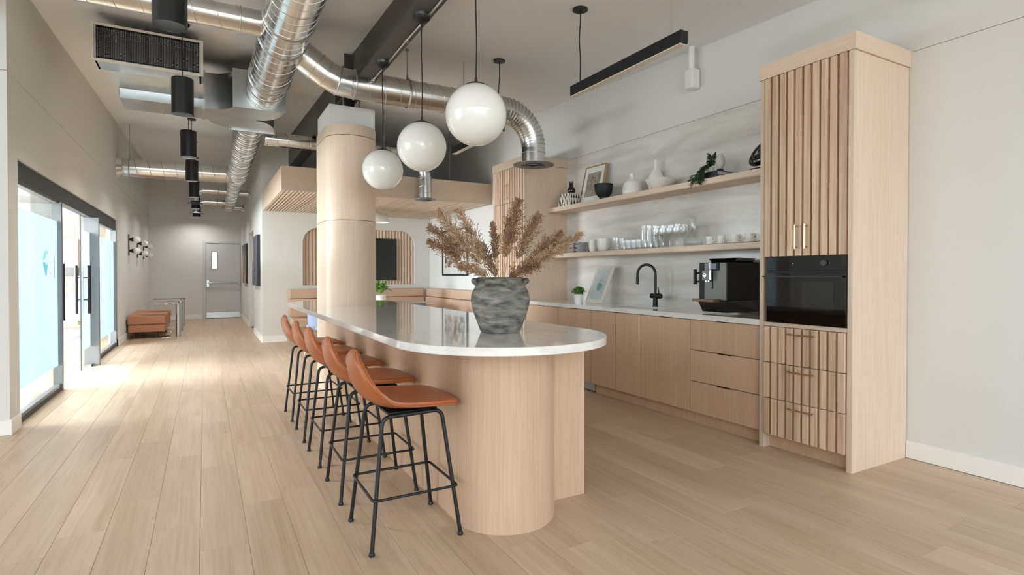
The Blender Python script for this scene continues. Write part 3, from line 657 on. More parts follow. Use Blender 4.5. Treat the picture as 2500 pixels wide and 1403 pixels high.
B().cyl((XF-0.0155, 2.335, 1.316), (XF-0.014, 2.335, 1.316), 0.003, n=10).cyl((XF-0.0155, 2.085, 1.316), (XF-0.014, 2.085, 1.316), 0.002, n=8).build('indicator', 'white_plastic', ov)

# ---------------------------------------------------------------- base cabinets
def base_cab(y0, y1, label, fronts, name='base_cabinet', toe=True, mat='oak_base'):
    c = thing(name, label, 'cabinet' if name != 'dishwasher' else 'dishwasher', (3.83, (y0+y1)/2, 0))
    B().box(3.552, 4.14, y0, y1, 0.105, 0.872 if not (y0 < 4.1 < y1) else 0.685).build('carcass', 'oak_base', c)
    if toe: B().box(3.592, 3.61, y0, y1, 0, 0.105).build('toe_kick', 'oak_base', c)
    for (nm, a, b_, z0, z1, py) in fronts:
        d = B().box(3.530, 3.550, a+.002, b_-.002, z0, z1).build(nm, mat, c, bevel=0.001)
        if py is not None: B().box(3.522, 3.545, py-.065, py+.065, z1-.002, z1+.002).build('edge_pull', 'black_metal', d)
    return c
base_cab(2.602, 3.275, 'oak base cabinet with three flat drawers beside the oven cabinet', [('drawer', 2.602, 3.275, 0.622, 0.868, 2.93), ('drawer', 2.602, 3.275, 0.364, 0.616, 2.93), ('drawer', 2.602, 3.275, 0.106, 0.358, 2.93)])
base_cab(3.279, 3.867, 'oak base cabinet with one wide flat door next to the drawers', [('door', 3.279, 3.867, 0.106, 0.868, 3.55)])
base_cab(3.871, 4.618, 'oak base cabinet with two narrow doors under the sink', [('door', 3.871, 4.229, 0.106, 0.868, None), ('door', 4.233, 4.618, 0.106, 0.868, 4.26)])
dw = base_cab(4.622, 5.233, 'integrated dishwasher behind an oak panel, grey kick plate below', [('door', 4.622, 5.233, 0.106, 0.868, 4.93)], 'dishwasher', toe=False)
B().box(3.59, 3.605, 4.624, 5.23, 0.008, 0.100).build('kick_plate', 'satin_steel', dw)
base_cab(5.237, 5.955, 'oak base cabinet with a flat door against the far tall cabinet', [('door', 5.237, 5.955, 0.106, 0.868, 5.6)])
SX0, SX1, SY0, SY1 = 3.61, 3.93, 3.86, 4.46
one(B().box(3.50, 4.152, 2.602, SY0, 0.875, 0.917).box(3.50, 4.152, SY1, 5.957, 0.875, 0.917).box(3.50, SX0, SY0, SY1, 0.875, 0.917).box(SX1, 4.152, SY0, SY1, 0.875, 0.917), 'counter_worktop', 'quartz', 'pale stone counter worktop running between the two tall cabinets', 'worktop')
sk = thing('sink', 'dark undermount sink sunk into the stone counter', 'sink', (3.77, 4.16, 0.70))
B().box(SX0-.01, SX0, SY0-.01, SY1+.01, 0.70, 0.874).box(SX1, SX1+.01, SY0-.01, SY1+.01, 0.70, 0.874).box(SX0, SX1, SY0-.01, SY0, 0.70, 0.874).box(SX0, SX1, SY1, SY1+.01, 0.70, 0.874).box(SX0-.01, SX1+.01, SY0-.01, SY1+.01, 0.69, 0.70).build('basin', 'frost_black', sk)
B().cyl((3.77, 4.16, 0.70), (3.77, 4.16, 0.705), 0.045, n=20).build('drain', 'satin_steel', sk, smooth=40)
struct(B().box(4.153, 4.16, 2.602, 5.958, 0.917, 2.731), 'wall_backsplash', 'backsplash')
fc = thing('faucet', 'matte black gooseneck faucet with side lever standing behind the sink', 'faucet', (3.99, 4.16, 0.917))
B().cyl((3.99, 4.16, 0.917), (3.99, 4.16, 0.925), 0.030, n=20).build('base_ring', 'black_metal', fc, smooth=40)
B().cyl((3.99, 4.16, 0.925), (3.99, 4.16, 1.05), 0.024, n=20).build('body', 'black_metal', fc, smooth=40)
B().cyl((3.99, 4.215, 1.025), (3.99, 4.085, 1.025), 0.0255, n=20).build('valve', 'black_metal', fc, smooth=40)
B().tube([(3.99, 4.105, 1.03), (3.985, 4.120, 1.11)], [0.008, 0.006], n=10).build('lever', 'black_metal', fc, smooth=50)
gn = [(3.99, 4.16, 1.04), (3.99, 4.16, 1.15), (3.99, 4.16, 1.24)]
gr = 0.098
gn += [(3.99-0.40*(gr-gr*math.cos(t*PI/12)), 4.16+0.91*(gr-gr*math.cos(t*PI/12)), 1.245+gr*math.sin(t*PI/12)) for t in range(1, 13)]
ex = gn[-1]; gn += [(ex[0], ex[1], 1.21)]
B().tube(gn, 0.0135, n=14).build('spout', 'black_metal', fc, smooth=50)
B().tube([(ex[0], ex[1], 1.215), (ex[0], ex[1], 1.14)], [0.0155, 0.0150], n=14).build('spray_head', 'black_metal', fc, smooth=50)
pf = thing('wall_bracket', 'black double-arm bracket reaching from the wall beside the coffee machine', 'bracket', (4.12, 3.79, 1.18))
B().box(3.985, 4.01, 3.64, 3.66, 1.15, 1.29).build('end_plate', 'black_metal', pf)
B().tube([(3.998, 3.65, 1.255), (4.15, 3.30, 1.255)], 0.009, n=8).build('upper_arm', 'black_metal', pf, smooth=50)
B().tube([(3.998, 3.65, 1.175), (4.15, 3.30, 1.175)], 0.009, n=8).build('lower_arm', 'black_metal', pf, smooth=50)

# coffee machine
cm = thing('coffee_machine', 'black and grey bean coffee machine with drip tray on the counter', 'coffee machine', (3.86, 3.17, 0.917))
x0, x1, y0, y1, zb = 3.70, 4.10, 3.045, 3.335, 0.917
B().hexa([(x0+.02, y0+.02, zb+.01), (x1, y0, zb+.01), (x1, y1, zb+.01), (x0+.02, y1-.02, zb+.01), (x0-.02, y0, zb+.11), (x1, y0, zb+.11), (x1, y1, zb+.11), (x0-.02, y1, zb+.11)]).build('foot_section', 'black_gloss', cm, bevel=0.004)
B().box(x0, x1, y0, y1, zb+.11, zb+.425).build('body', 'black_matte', cm, bevel=0.006)
B().box(x0-.006, x0, y0+.004, y0+.225, zb+.115, zb+.42).build('front_panel', 'machine_grey', cm)
B().box(x0-.008, x0-.0055, y0+.035, y0+.195, zb+.12, zb+.205).build('tray_door', 'machine_grey', cm, bevel=0.001)
B().box(x0-.008, x0-.005, y0+.135, y0+.145, zb+.205, zb+.36).build('slot', 'dark_slot', cm)
B().box(x0-.02, x0-.006, y0+.07, y0+.175, zb+.36, zb+.425).build('display_bezel', 'black_glass', cm, bevel=0.002)
B().box(x0-.0215, x0-.02, y0+.092, y0+.152, zb+.368, zb+.415).build('screen', 'screen', cm)
sp = B().box(x0-.05, x0-.006, y0+.14, y0+.215, zb+.275, zb+.358).build('spout_block', 'machine_grey', cm, bevel=0.003)
B().cyl((x0-.046, y0+.132, zb+.28), (x0-.046, y0+.132, zb+.36), 0.010, n=12).build('milk_pipe', 'chrome', sp, smooth=40)
B().cyl((x0-.03, y0+.16, zb+.262), (x0-.03, y0+.16, zb+.276), 0.009, n=10).cyl((x0-.03, y0+.19, zb+.262), (x0-.03, y0+.19, zb+.276), 0.009, n=10).build('nozzle', 'chrome', sp, smooth=40)
em = B().cyl((x0-.053, y0+.185, zb+.318), (x0-.05, y0+.185, zb+.318), 0.017, n=20).build('emblem', 'chrome', sp, smooth=40)
B().box(x0-.0545, x0-.053, y0+.176, y0+.194, zb+.320, zb+.327).box(x0-.0545, x0-.053, y0+.174, y0+.183, zb+.308, zb+.316).box(x0-.0545, x0-.053, y0+.187, y0+.196, zb+.308, zb+.316).build('emblem_mark', 'dark_slot', em)
B().box(x0-.10, x0+.005, y0+.055, y0+.275, zb+.098, zb+.122).build('drip_tray', 'bronze_tray', cm, bevel=0.003)
B().hexa([(x0+.13, y0+.02, zb+.425), (x1-.06, y0+.02, zb+.425), (x1-.06, y1-.02, zb+.425), (x0+.13, y1-.02, zb+.425), (x0+.11, y0+.005, zb+.462), (x1-.04, y0+.005, zb+.462), (x1-.04, y1-.005, zb+.462), (x0+.11, y1-.005, zb+.462)]).build('bean_hopper', 'black_gloss', cm, bevel=0.002)

# ---------------------------------------------------------------- shelves
def shelf(z0, z1, label):
    s = thing('floating_shelf', label, 'shelf', (4.0, 4.28, z0))
    B().box(3.85, 4.153, 2.602, 5.958, z0+0.004, z1).build('board', 'oak_h', s, bevel=0.001)
    B().box(3.868, 4.15, 2.604, 5.956, z0, z0+0.004).build('underside', 'oak_h', s)
    B().box(3.872, 3.884, 2.604, 5.956, z0-0.001, z0+0.002).build('light_channel', 'anodized', s)
shelf(2.031, 2.085, 'upper oak floating shelf holding vases, books and a trailing plant')
shelf(1.452, 1.503, 'lower oak floating shelf holding plates, glasses and cups')
ZU, ZL = 2.085, 1.503
# upper shelf
pbx = thing('patterned_box', 'cream and black triangle inlaid box under the black bottle vase', 'box', (3.95, 5.60, ZU))
for (w, d, z0, z1) in ((0.250, 0.17, 0, 0.085), (0.218, 0.145, 0.088, 0.15)):
    t = B().box(3.95-d/2, 3.95+d/2, 5.60-w/2, 5.60+w/2, ZU+z0, ZU+z1).build('tier', 'cream', pbx, bevel=0.002)
    n = 7; p = w/n
    for i in range(n):
        ya = 5.60-w/2+i*p
        tri = [(ya+p*.12, z0+.004), (ya+p*.75, z0+.004), (ya+p*(.95 if i % 2 else .2), z1-.004)] if i % 2 else [(ya+p*.15, z1-.004), (ya+p*.85, z1-.004), (ya+p*.45, z0+.004)]
        B().extr([(3.95-d/2-.0012, y, ZU+z) for y, z in tri], (0.0015, 0, 0)).build('inlay', 'dark_slot', t)
        if i < 4:
            xa = 3.95-d/2+i*d/4
            B().extr([(x, 5.60-w/2-.0012, ZU+z) for x, z in ((xa+.005, z0+.004), (xa+.03, z0+.004), (xa+.018, z1-.004))], (0, 0.0015, 0)).build('inlay', 'dark_slot', t)
one(B().lathe([(0.0, 0), (0.026, 0), (0.044, 0.018), (0.050, 0.048), (0.042, 0.074), (0.026, 0.09), (0.025, 0.14), (0.028, 0.158), (0.022, 0.158), (0.02, 0.10), (0, 0.10)], (3.97, 5.60, ZU+0.15), 28), 'bottle_vase', 'black_gloss', 'small round black bottle vase standing on the patterned box', 'vase', smooth=50)
def leaning_frame(name, label, xb, y0, y1, z, h, tilt, wfr, fmat, th=0.02):
    t = thing(name, label, 'picture', (xb, (y0+y1)/2, z)); ct, st = math.cos(tilt), math.sin(tilt)
    def q(y, v, d): return (xb+v*st+d*ct, y, z+v*ct-d*st+0.002)
    def slab(b, ya, yb, va, vb, da, db): b.hexa([q(ya, va, da), q(yb, va, da), q(yb, va, db), q(ya, va, db), q(ya, vb, da), q(yb, vb, da), q(yb, vb, db), q(ya, vb, db)]); return b
    fr = B(); slab(fr, y0, y1, 0, wfr, 0, th); slab(fr, y0, y1, h-wfr, h, 0, th); slab(fr, y0, y0+wfr, wfr, h-wfr, 0, th); slab(fr, y1-wfr, y1, wfr, h-wfr, 0, th)
    fr.build('frame', fmat, t)
    slab(B(), y0+wfr, y1-wfr, wfr, h-wfr, 0.006, 0.012).build('mat_board', 'paper', t)
    slab(B(), y0+wfr, y1-wfr, wfr, h-wfr, 0.002, 0.004).build('glazing', 'glass', t)
    return t, slab, q
fp, slab, q = leaning_frame('framed_photo', 'framed forest photograph in a thin copper frame leaning on the upper shelf', 3.985, 5.06, 5.46, ZU, 0.47, 0.22, 0.014, 'brass')
slab(B(), 5.13, 5.39, 0.085, 0.385, 0.005, 0.006).build('photo', 'picture_forest', fp)
one(B().lathe([(0, 0), (0.048, 0), (0.050, 0.028), (0.062, 0.036), (0.092, 0.07), (0.103, 0.125), (0.106, 0.175), (0.101, 0.175), (0.096, 0.12), (0.08, 0.07), (0.04, 0.045), (0, 0.042)], (3.94, 4.93, ZU), 32), 'footed_bowl', 'black_matte', 'matte black footed bowl in front of the framed photograph', 'bowl', smooth=50)
one(B().lathe([(0, 0), (0.094, 0), (0.104, 0.014), (0.106, 0.04), (0.098, 0.085), (0.088, 0.122), (0.080, 0.134), (0.056, 0.152), (0.034, 0.170), (0.025, 0.188), (0.023, 0.215), (0.027, 0.226), (0.021, 0.226), (0.017, 0.19), (0, 0.18)], (3.97, 4.49, ZU), 32), 'jug_vase', 'white_ceramic', 'squat white ceramic vase with a short narrow neck', 'vase', smooth=55)
one(B().lathe([(0, 0), (0.065, 0), (0.075, 0.03), (0.078, 0.11), (0.075, 0.16), (0.058, 0.205), (0.030, 0.235), (0.022, 0.265), (0.021, 0.335), (0.017, 0.335), (0.016, 0.25), (0, 0.22)], (4.065, 4.235, ZU), 28), 'tall_bottle_vase', 'white_ceramic', 'tall slim-necked white bottle vase behind the fluted bowl', 'vase', smooth=55)
one(B().lathe([(0, 0), (0.055, 0), (0.085, 0.018), (0.125, 0.062), (0.150, 0.106), (0.146, 0.106), (0.118, 0.064), (0.075, 0.028), (0, 0.024)], (3.985, 4.09, ZU), 108, flute=36, famp=0.022), 'fluted_bowl', 'white_ceramic', 'wide white fluted bowl with ribbed sides', 'bowl', smooth=60)
def book(y0, y1, x0, x1, z0, z1, mat, label, letters=None):
    t = thing('book', label, 'book', ((x0+x1)/2, (y0+y1)/2, z0))
    B().box(x0, x1, y0, y1, z0, z0+.004).box(x0, x1, y0, y1, z1-.004, z1).box(x0, x0+.004, y0, y1, z0+.004, z1-.004).build('cover', mat, t)
    B().box(x0+.004, x1-.006, y0+.005, y1-.005, z0+.004, z1-.004).build('pages', 'mat_grey', t)
    if letters:
        n = len(letters); h = (z1-z0)*0.55; w = h*0.7; pw = 0.006
        for i, chs in enumerate(letters):
            yy = y1-0.015-i*w*1.35; b = B()
            for (a0, b0, a1, b1) in chs: b.tube([(x0-.0015, yy-a0*w, z0+(z1-z0)*.22+b0*h), (x0-.0015, yy-a1*w, z0+(z1-z0)*.22+b1*h)], 0.0016, n=4)
            b.build('letter', 'white_plastic', t)
    return t
book(3.305, 3.655, 3.90, 4.11, ZU, ZU+.030, 'frost_black', 'dark hardback lying at the bottom of the pair under the plant')
C_ = [(1, 1, 0, 1), (0, 1, 0, 0), (0, 0, 1, 0)]; A_ = [(0, 0, .5, 1), (.5, 1, 1, 0), (.25, .45, .75, .45)]; B_ = [(0, 0, 0, 1), (0, 1, .8, .8), (.8, .8, 0, .5), (0, .5, .9, .25), (.9, .25, 0, 0)]; I_ = [(.4, 0, .4, 1)]; N_ = [(0, 0, 0, 1), (0, 1, 1, 0), (1, 0, 1, 1)]
book(3.32, 3.635, 3.905, 4.10, ZU+.031, ZU+.066, 'frost_black', 'black hardback with white spine lettering on top of the pair', [C_, A_, B_, I_, N_])
eg = thing('stone_sculpture', 'rough pale stone egg on a small dark block above the books', 'sculpture', (3.97, 3.345, ZU+.067))
B().box(3.95, 3.99, 3.325, 3.365, ZU+.0665, ZU+.085).build('block', 'frost_black', eg)
B().ball((3.97, 3.345, ZU+.150), 0.042, 24, 16, (0.85, 1, 1.65)).build('egg', 'stone_egg', eg, smooth=60)
def leafy(b, p, d, L, w, up=V((0, 0, 1)), fold=0.25):
    d = V(d).normalized(); s = d.cross(up)
    s = s.normalized() if s.length > 1e-4 else V((1, 0, 0)); n = s.cross(d); p = V(p)
    m = p+d*L*0.5+n*L*fold; e = p+d*L
    b.add([p, m+s*w/2-n*w*.15, e, m-s*w/2-n*w*.15, m], [(0, 1, 4), (1, 2, 4), (2, 3, 4), (3, 0, 4)])
tp = thing('trailing_plant', 'green trailing succulent spilling over the front of the upper shelf', 'plant', (3.93, 3.44, ZU+.066))
B().lathe([(0, 0), (0.03, 0), (0.036, 0.05), (0.033, 0.05), (0.028, 0.045), (0, 0.045)], (3.955, 3.44, ZU+.066), 20).build('pot', 'white_ceramic', tp, smooth=50)
st = B(); lf = B()
for i in range(38):
    k = i/37
    a = V((3.945+RN.uniform(-.02, .02), 3.43+RN.uniform(-.03, .03), ZU+.12+RN.uniform(0, .02)))
    if i < 14: e = a+V((RN.uniform(-.03, .02), RN.uniform(-.06, .03), RN.uniform(.02, .10))); e.y = 3.38+RN.uniform(-.01, .07); mid = (a+e)/2+V((0, 0, .02))
    else:
        e = V((3.842-RN.uniform(0, .02), 3.50+RN.uniform(-.10, .06), ZU-RN.uniform(-.01, .07))); mid = V((3.87, (a.y+e.y)/2, ZU+.07+RN.uniform(0, .03)))
    pts = smoothpts([a, mid, e], 6); st.tube(pts, 0.0012, n=4)
    for p in pts[1:]:
        for q_ in range(3): leafy(lf, p, (RN.uniform(-1, .4), RN.uniform(-1, 1), RN.uniform(-.4, 1)), 0.019, 0.013)
st.build('stems', 'leaf_trail', tp); o = lf.build('leaves', 'leaf_trail', tp); o['kind'] = 'stuff'
bs = thing('black_sculpture', 'black curved shell-like sculpture on a stand beside the oven cabinet', 'sculpture', (3.97, 2.92, ZU))
B().box(3.90, 4.04, 2.80, 2.99, ZU, ZU+.022).build('plinth', 'black_matte', bs, bevel=0.002)
B().cyl((3.97, 2.92, ZU+.02), (3.97, 2.92, ZU+.08), 0.007, n=8).build('rod', 'black_metal', bs)
def shell(u, v):
    a = 2*PI*u; t = 2*PI*v; r = 0.088+0.058*math.cos(t)
    y = r*math.cos(a)*1.12; z = r*math.sin(a)*0.62
    return V((3.97+0.040*math.sin(t), 2.885+y, ZU+.160+z-0.42*y))
B().grid(shell, 40, 18, cu=True, cv=True).build('shell', 'black_gloss', bs, smooth=60)
# lower shelf
for i, (y, x, lab) in enumerate(((5.50, 4.02, 'stack of grey plates tucked behind against the far tall cabinet'), (5.37, 3.96, 'stack of grey dinner plates on the lower shelf beside the bowls'))):
    s = thing('plate_stack', lab, 'plates', (x, y, ZL), group='plate stacks on the lower shelf')
    for k in range(8):
        B().lathe([(0, 0), (0.045, 0), (0.075, 0.008), (0.083, 0.011), (0.083, 0.013), (0.07, 0.011), (0.045, 0.004), (0, 0.004)], (x, y, ZL+0.001+k*0.0155), 28).build('plate', 'charcoal' if i == 0 else 'mat_grey', s, smooth=50)
def bowl(y, r, h, lab):
    one(B().lathe([(0, 0), (r*.6, 0), (r*.92, h*.25), (r, h*.6), (r*.98, h), (r*.93, h), (r*.9, h*.5), (r*.5, h*.08), (0, h*.08)], (3.96, y, ZL), 32), 'ceramic_bowl', 'white_ceramic', lab, 'bowl', 'dotted bowls on the lower shelf', smooth=55)
bowl(5.15, 0.050, 0.142, 'narrow grey-white ceramic tumbler bowl next to the plates'); bowl(4.95, 0.080, 0.145, 'wider grey-white ceramic bowl between the narrow one and the glasses')
def glass_o(name, prof, y, x, label, group, n=20):
    return one(B().lathe(prof, (x, y, ZL+0.0005), n), name, 'glass_clear', label, 'glass', group, smooth=45)
def copies(proto, spots):
    for (x, y) in spots:
        c = copy_tree(proto); c.location = (x, y, proto.location.z)
tum = [(0, 0), (0.040, 0), (0.043, 0.004), (0.045, 0.14), (0.042, 0.14), (0.040, 0.012), (0, 0.010)]
copies(glass_o('wide_tumbler', tum, 4.70, 3.93, 'wide clear glass tumbler at the bowl end of the glass row', 'wide tumblers on the lower shelf'), [(4.03, 4.72)])
sho = [(0, 0), (0.031, 0), (0.034, 0.003), (0.035, 0.10), (0.0325, 0.10), (0.031, 0.016), (0, 0.014)]
copies(glass_o('short_glass', sho, 4.56, 3.91, 'short clear glass in the low cluster ahead of the tall glasses', 'short glasses on the lower shelf'), [(3.91+.08*j, 4.56-.08*i) for i in range(4) for j in range(3) if i or j])
tal = [(0, 0), (0.027, 0), (0.030, 0.003), (0.033, 0.235), (0.0308, 0.235), (0.028, 0.018), (0, 0.015)]
copies(glass_o('tall_glass', tal, 4.235, 3.905, 'tall straight clear glass in the tall cluster mid shelf', 'tall glasses on the lower shelf'), [(3.905+.08*j, 4.235-.078*i) for i in range(2) for j in range(3) if i or j])
ste = [(0, 0), (0.033, 0), (0.033, 0.003), (0.006, 0.008), (0.0045, 0.012), (0.0045, 0.095), (0.012, 0.105), (0.036, 0.125), (0.040, 0.16), (0.038, 0.215), (0.0365, 0.215), (0.038, 0.16), (0.034, 0.128), (0, 0.112)]
copies(glass_o('stem_glass', ste, 4.055, 3.90, 'clear stemmed wine glass in the cluster beside the carafe', 'stem glasses on the lower shelf'), [(3.90+.09*j, 4.055-.09*i) for i in range(4) for j in range(2) if i or j])
one(B().lathe([(0, 0), (0.06, 0), (0.085, 0.012), (0.092, 0.035), (0.082, 0.06), (0.05, 0.095), (0.026, 0.14), (0.021, 0.18), (0.026, 0.24), (0.040, 0.28), (0.037, 0.28), (0.023, 0.24), (0.018, 0.18), (0.023, 0.14), (0.046, 0.095), (0.078, 0.058), (0.086, 0.035), (0.05, 0.012), (0, 0.02)], (3.965, 3.645, ZL+.0005), 32), 'carafe', 'glass_clear', 'round-bellied clear glass carafe with a flared neck', 'carafe', smooth=50)
cups = [(3.44, 0.036, 'white espresso cup on a saucer next to the carafe'), (3.315, 0.036, 'white espresso cup on a saucer, second from the carafe'), (3.165, 0.044, 'white teacup on a saucer, second from the oven cabinet'), (3.02, 0.044, 'white teacup on a saucer close to the oven cabinet'), (2.90, 0.044, 'white teacup partly hidden behind the oven cabinet side')]
for (y, r, lab) in cups:
    c = thing('cup_and_saucer', lab, 'cup', (3.955, y, ZL), group='cups on the lower shelf')
    B().lathe([(0, 0), (r*.9, 0), (r*1.45, .012), (r*1.45, .015), (r*.8, .006), (0, .005)], (3.955, y, ZL), 28).build('saucer', 'white_gloss', c, smooth=50)
    B().lathe([(0, .008), (r*.55, .008), (r*.85, .025), (r*.97, .06), (r, .078), (r*.94, .078), (r*.8, .03), (0, .02)], (3.955, y, ZL), 28).build('cup', 'white_gloss', c, smooth=50)
    B().tube(smoothpts([(3.955-.2*r, y-r*.92, ZL+.068), (3.955-.3*r, y-r*1.5, ZL+.064), (3.955-.3*r, y-r*1.55, ZL+.042), (3.955-.2*r, y-r*.86, ZL+.03)], 5), 0.0035, n=6).build('handle', 'white_gloss', c, smooth=50)
# counter items
pp = thing('potted_herb', 'bushy green herb in a white ribbed pot on the counter', 'plant', (3.80, 5.21, 0.917))
B().lathe([(0, 0), (0.047, 0), (0.056, 0.095), (0.052, 0.097), (0.046, 0.085), (0, 0.085)], (3.80, 5.21, 0.917), 72, flute=24, famp=0.02).build('pot', 'white_gloss', pp, smooth=55)
lf = B()
for i in range(330):
    a, e = RN.uniform(0, 2*PI), RN.uniform(0.0, 1.5); rr = 0.078*RN.uniform(.6, 1)
    p = V((3.80+rr*math.cos(a)*math.cos(e), 5.21+rr*math.sin(a)*math.cos(e), 1.025+rr*math.sin(e)*0.85))
    leafy(lf, p, (math.cos(a)+RN.uniform(-.6, .6), math.sin(a)+RN.uniform(-.6, .6), RN.uniform(-.3, .9)), RN.uniform(.022, .034), RN.uniform(.013, .02))
o = lf.build('leaves', 'leaf_bright', pp); o['kind'] = 'stuff'
B().ball((3.80, 5.21, 1.02), 0.055, 16, 10).build('leaf_core', 'leaf', pp, smooth=60)
pr, slab, q = leaning_frame('framed_print', 'pale wood framed print of a green mug leaning on the counter', 3.86, 4.86, 5.165, 0.917, 0.46, 0.40, 0.03, 'cream')
slab(B(), 4.905, 5.12, 0.045, 0.415, 0.005, 0.006).build('paper', 'mat_grey', pr)
def onp(pts, d0=0.0035, d1=0.005):
    b = B(); b.extr([q(y, v, d0) for y, v in pts], V(q(0, 0, d1))-V(q(0, 0, d0))); return b
P('mug_green', (136, 168, 158), 0.6); P('mug_dark', (84, 104, 104), 0.6); P('stick', (150, 118, 88), 0.6)
onp([(5.055, 0.235), (4.975, 0.235), (4.98, 0.18), (4.997, 0.15), (5.03, 0.15), (5.048, 0.18)]).build('printed_mug', 'mug_green', pr)
onp([(5.052, 0.235), (4.978, 0.235), (4.985, 0.242), (5.045, 0.242)]).build('printed_coffee', 'mug_dark', pr)
for yy in (5.03, 5.0): onp([(yy, 0.24), (yy-.004, 0.24), (yy-.008, 0.30), (yy-.004, 0.30)]).build('printed_steam', 'stick', pr)
B().tube([V(q(y, v, 0.004)) for y, v in ((4.978, .22), (4.955, .22), (4.95, .195), (4.965, .175), (4.985, .165))], 0.002, n=5).build('printed_handle', 'mug_dark', pr)
# ---------------------------------------------------------------- bar stools
def make_stool():
    r = thing('bar_stool', '', 'stool', (0, 0, 0), group='leather bar stools along the island')
    prof = smoothpts([(-0.232, 0, .882), (-.250, 0, .85), (-.246, 0, .80), (-.228, 0, .735), (-.188, 0, .675), (-.120, 0, .640), (-.03, 0, .632), (.07, 0, .637), (.14, 0, .640), (.20, 0, .632), (.232, 0, .612)], 4)
    wid = smoothpts([(0, 0, .035), (0, 0, .105), (0, 0, .145), (0, 0, .180), (0, 0, .203), (0, 0, .215), (0, 0, .220), (0, 0, .219), (0, 0, .208), (0, 0, .182), (0, 0, .125)], 4)
    n = len(prof); NV = 17
    def nrm(i):
        a = prof[max(0, i-1)]; b = prof[min(n-1, i+1)]; t = (b-a).normalized(); return V((t.z, 0, -t.x))*-1
    def pt(i, j, side):
        v = -1+2*j/(NV-1); k = i/(n-1); nn_ = nrm(i); c = prof[i]; w = wid[i].z
        if nn_.z < 0 and k > .5: nn_ = -nn_
        back = max(0, 1-k*2.2)
        lift = (0.055*back+0.030*max(0, 1-abs(k-.42)*3)+0.006)*abs(v)**2.2-0.012*max(0, k-.6)*2*abs(v)**2
        lift *= min(1.0, (w/.205)**2.0); th = 0.018*(1-0.25*abs(v)**4)
        p = V((c.x, w*v, c.z))+nn_*lift+nn_*(th*side)
        return p
    flip = 1 if nrm(n-8).z > 0 else -1
    def make(i, j, side): return pt(i, j, side*1)
    b = B(); inn = [[make(i, j, 1) for j in range(NV)] for i in range(n)]; out = [[make(i, j, -1) for j in range(NV)] for i in range(n)]
    vs = []; idx = {}
    for s_, g in ((0, inn), (1, out)):
        for i in range(n):
            for j in range(NV): idx[s_, i, j] = len(vs); vs.append(g[i][j])
    fs = []
    for i in range(n-1):
        for j in range(NV-1):
            fs.append((idx[0, i, j], idx[0, i+1, j], idx[0, i+1, j+1], idx[0, i, j+1])); fs.append((idx[1, i, j+1], idx[1, i+1, j+1], idx[1, i+1, j], idx[1, i, j]))
    loop = [(i, 0) for i in range(n)]+[(n-1, j) for j in range(1, NV)]+[(i, NV-1) for i in range(n-2, -1, -1)]+[(0, j) for j in range(NV-2, 0, -1)]
    m = len(loop)
    for k in range(m):
        a, c = loop[k], loop[(k+1) % m]; fs.append((idx[0, a[0], a[1]], idx[0, c[0], c[1]], idx[1, c[0], c[1]], idx[1, a[0], a[1]]))
    b.add(vs, fs)
    se = b.build('seat_shell', 'leather_orange', r, smooth=50, local=True)
    mdf = se.modifiers.new('sub', 'SUBSURF'); mdf.levels = 1; mdf.render_levels = 1
    rim = [(inn[i][j]*0.25+out[i][j]*0.75) for i, j in loop]; ce = sum(rim, V((0, 0, 0)))/m
    B().tube(rim, 0.0055, n=6, closed=True).build('piping', 'leather_orange', se, smooth=60, local=True)
    B().box(-.12, .12, -.135, .135, .598, .607).build('seat_plate', 'black_metal', r, local=True)
    ring_ = []
    for s in (-1, 1):
        pts = fillet([(-.212, s*.198, .012), (-.150, s*.150, .592), (.135, s*.150, .598), (.212, s*.198, .012)], .045, 6)
        h = len(pts)//2
        for part in (pts[:h+1], pts[h:]):
            g = B().tube(part, 0.0095, n=10).build('leg', 'black_metal', r, smooth=50, local=True)
            f = part[0] if part[0].z < .1 else part[-1]
            B().lathe([(0, 0), (.013, 0), (.014, .008), (.0105, .016), (0, .016)], (f.x, f.y, 0), 12).build('foot_glide', 'black_metal', g, smooth=50, local=True)
    zr = .235; k = (zr-.012)/.58
    cx, cy = .212-k*(.062)+.014, .198-k*.048+.010
    loop_ = fillet([(0, -cy, zr), (cx, -cy, zr), (cx, cy, zr), (-cx, cy, zr), (-cx, -cy, zr), (0, -cy, zr)], .02, 4)
    B().tube(loop_[:-1], 0.0065, n=8, closed=True).build('footrest', 'black_metal', r, smooth=50, local=True)
    return r
proto = make_stool()
sl = ['cognac leather bar stool at the rounded end of the island, closest to the camera', 'cognac leather bar stool second from the rounded island end', 'cognac leather bar stool in the middle of the row of five', 'cognac leather bar stool fourth from the rounded island end', 'cognac leather bar stool farthest along the island beside the column']
for i, (y, rz) in enumerate(((2.602, 0.0), (3.222, -.01), (3.87, 0.01), (4.485, 0.0), (5.15, 0.015))):
    o = proto if i == 0 else copy_tree(proto)
    o.location = (0.848, y, 0); o.rotation_euler = (0, 0, rz); o['label'] = sl[i]

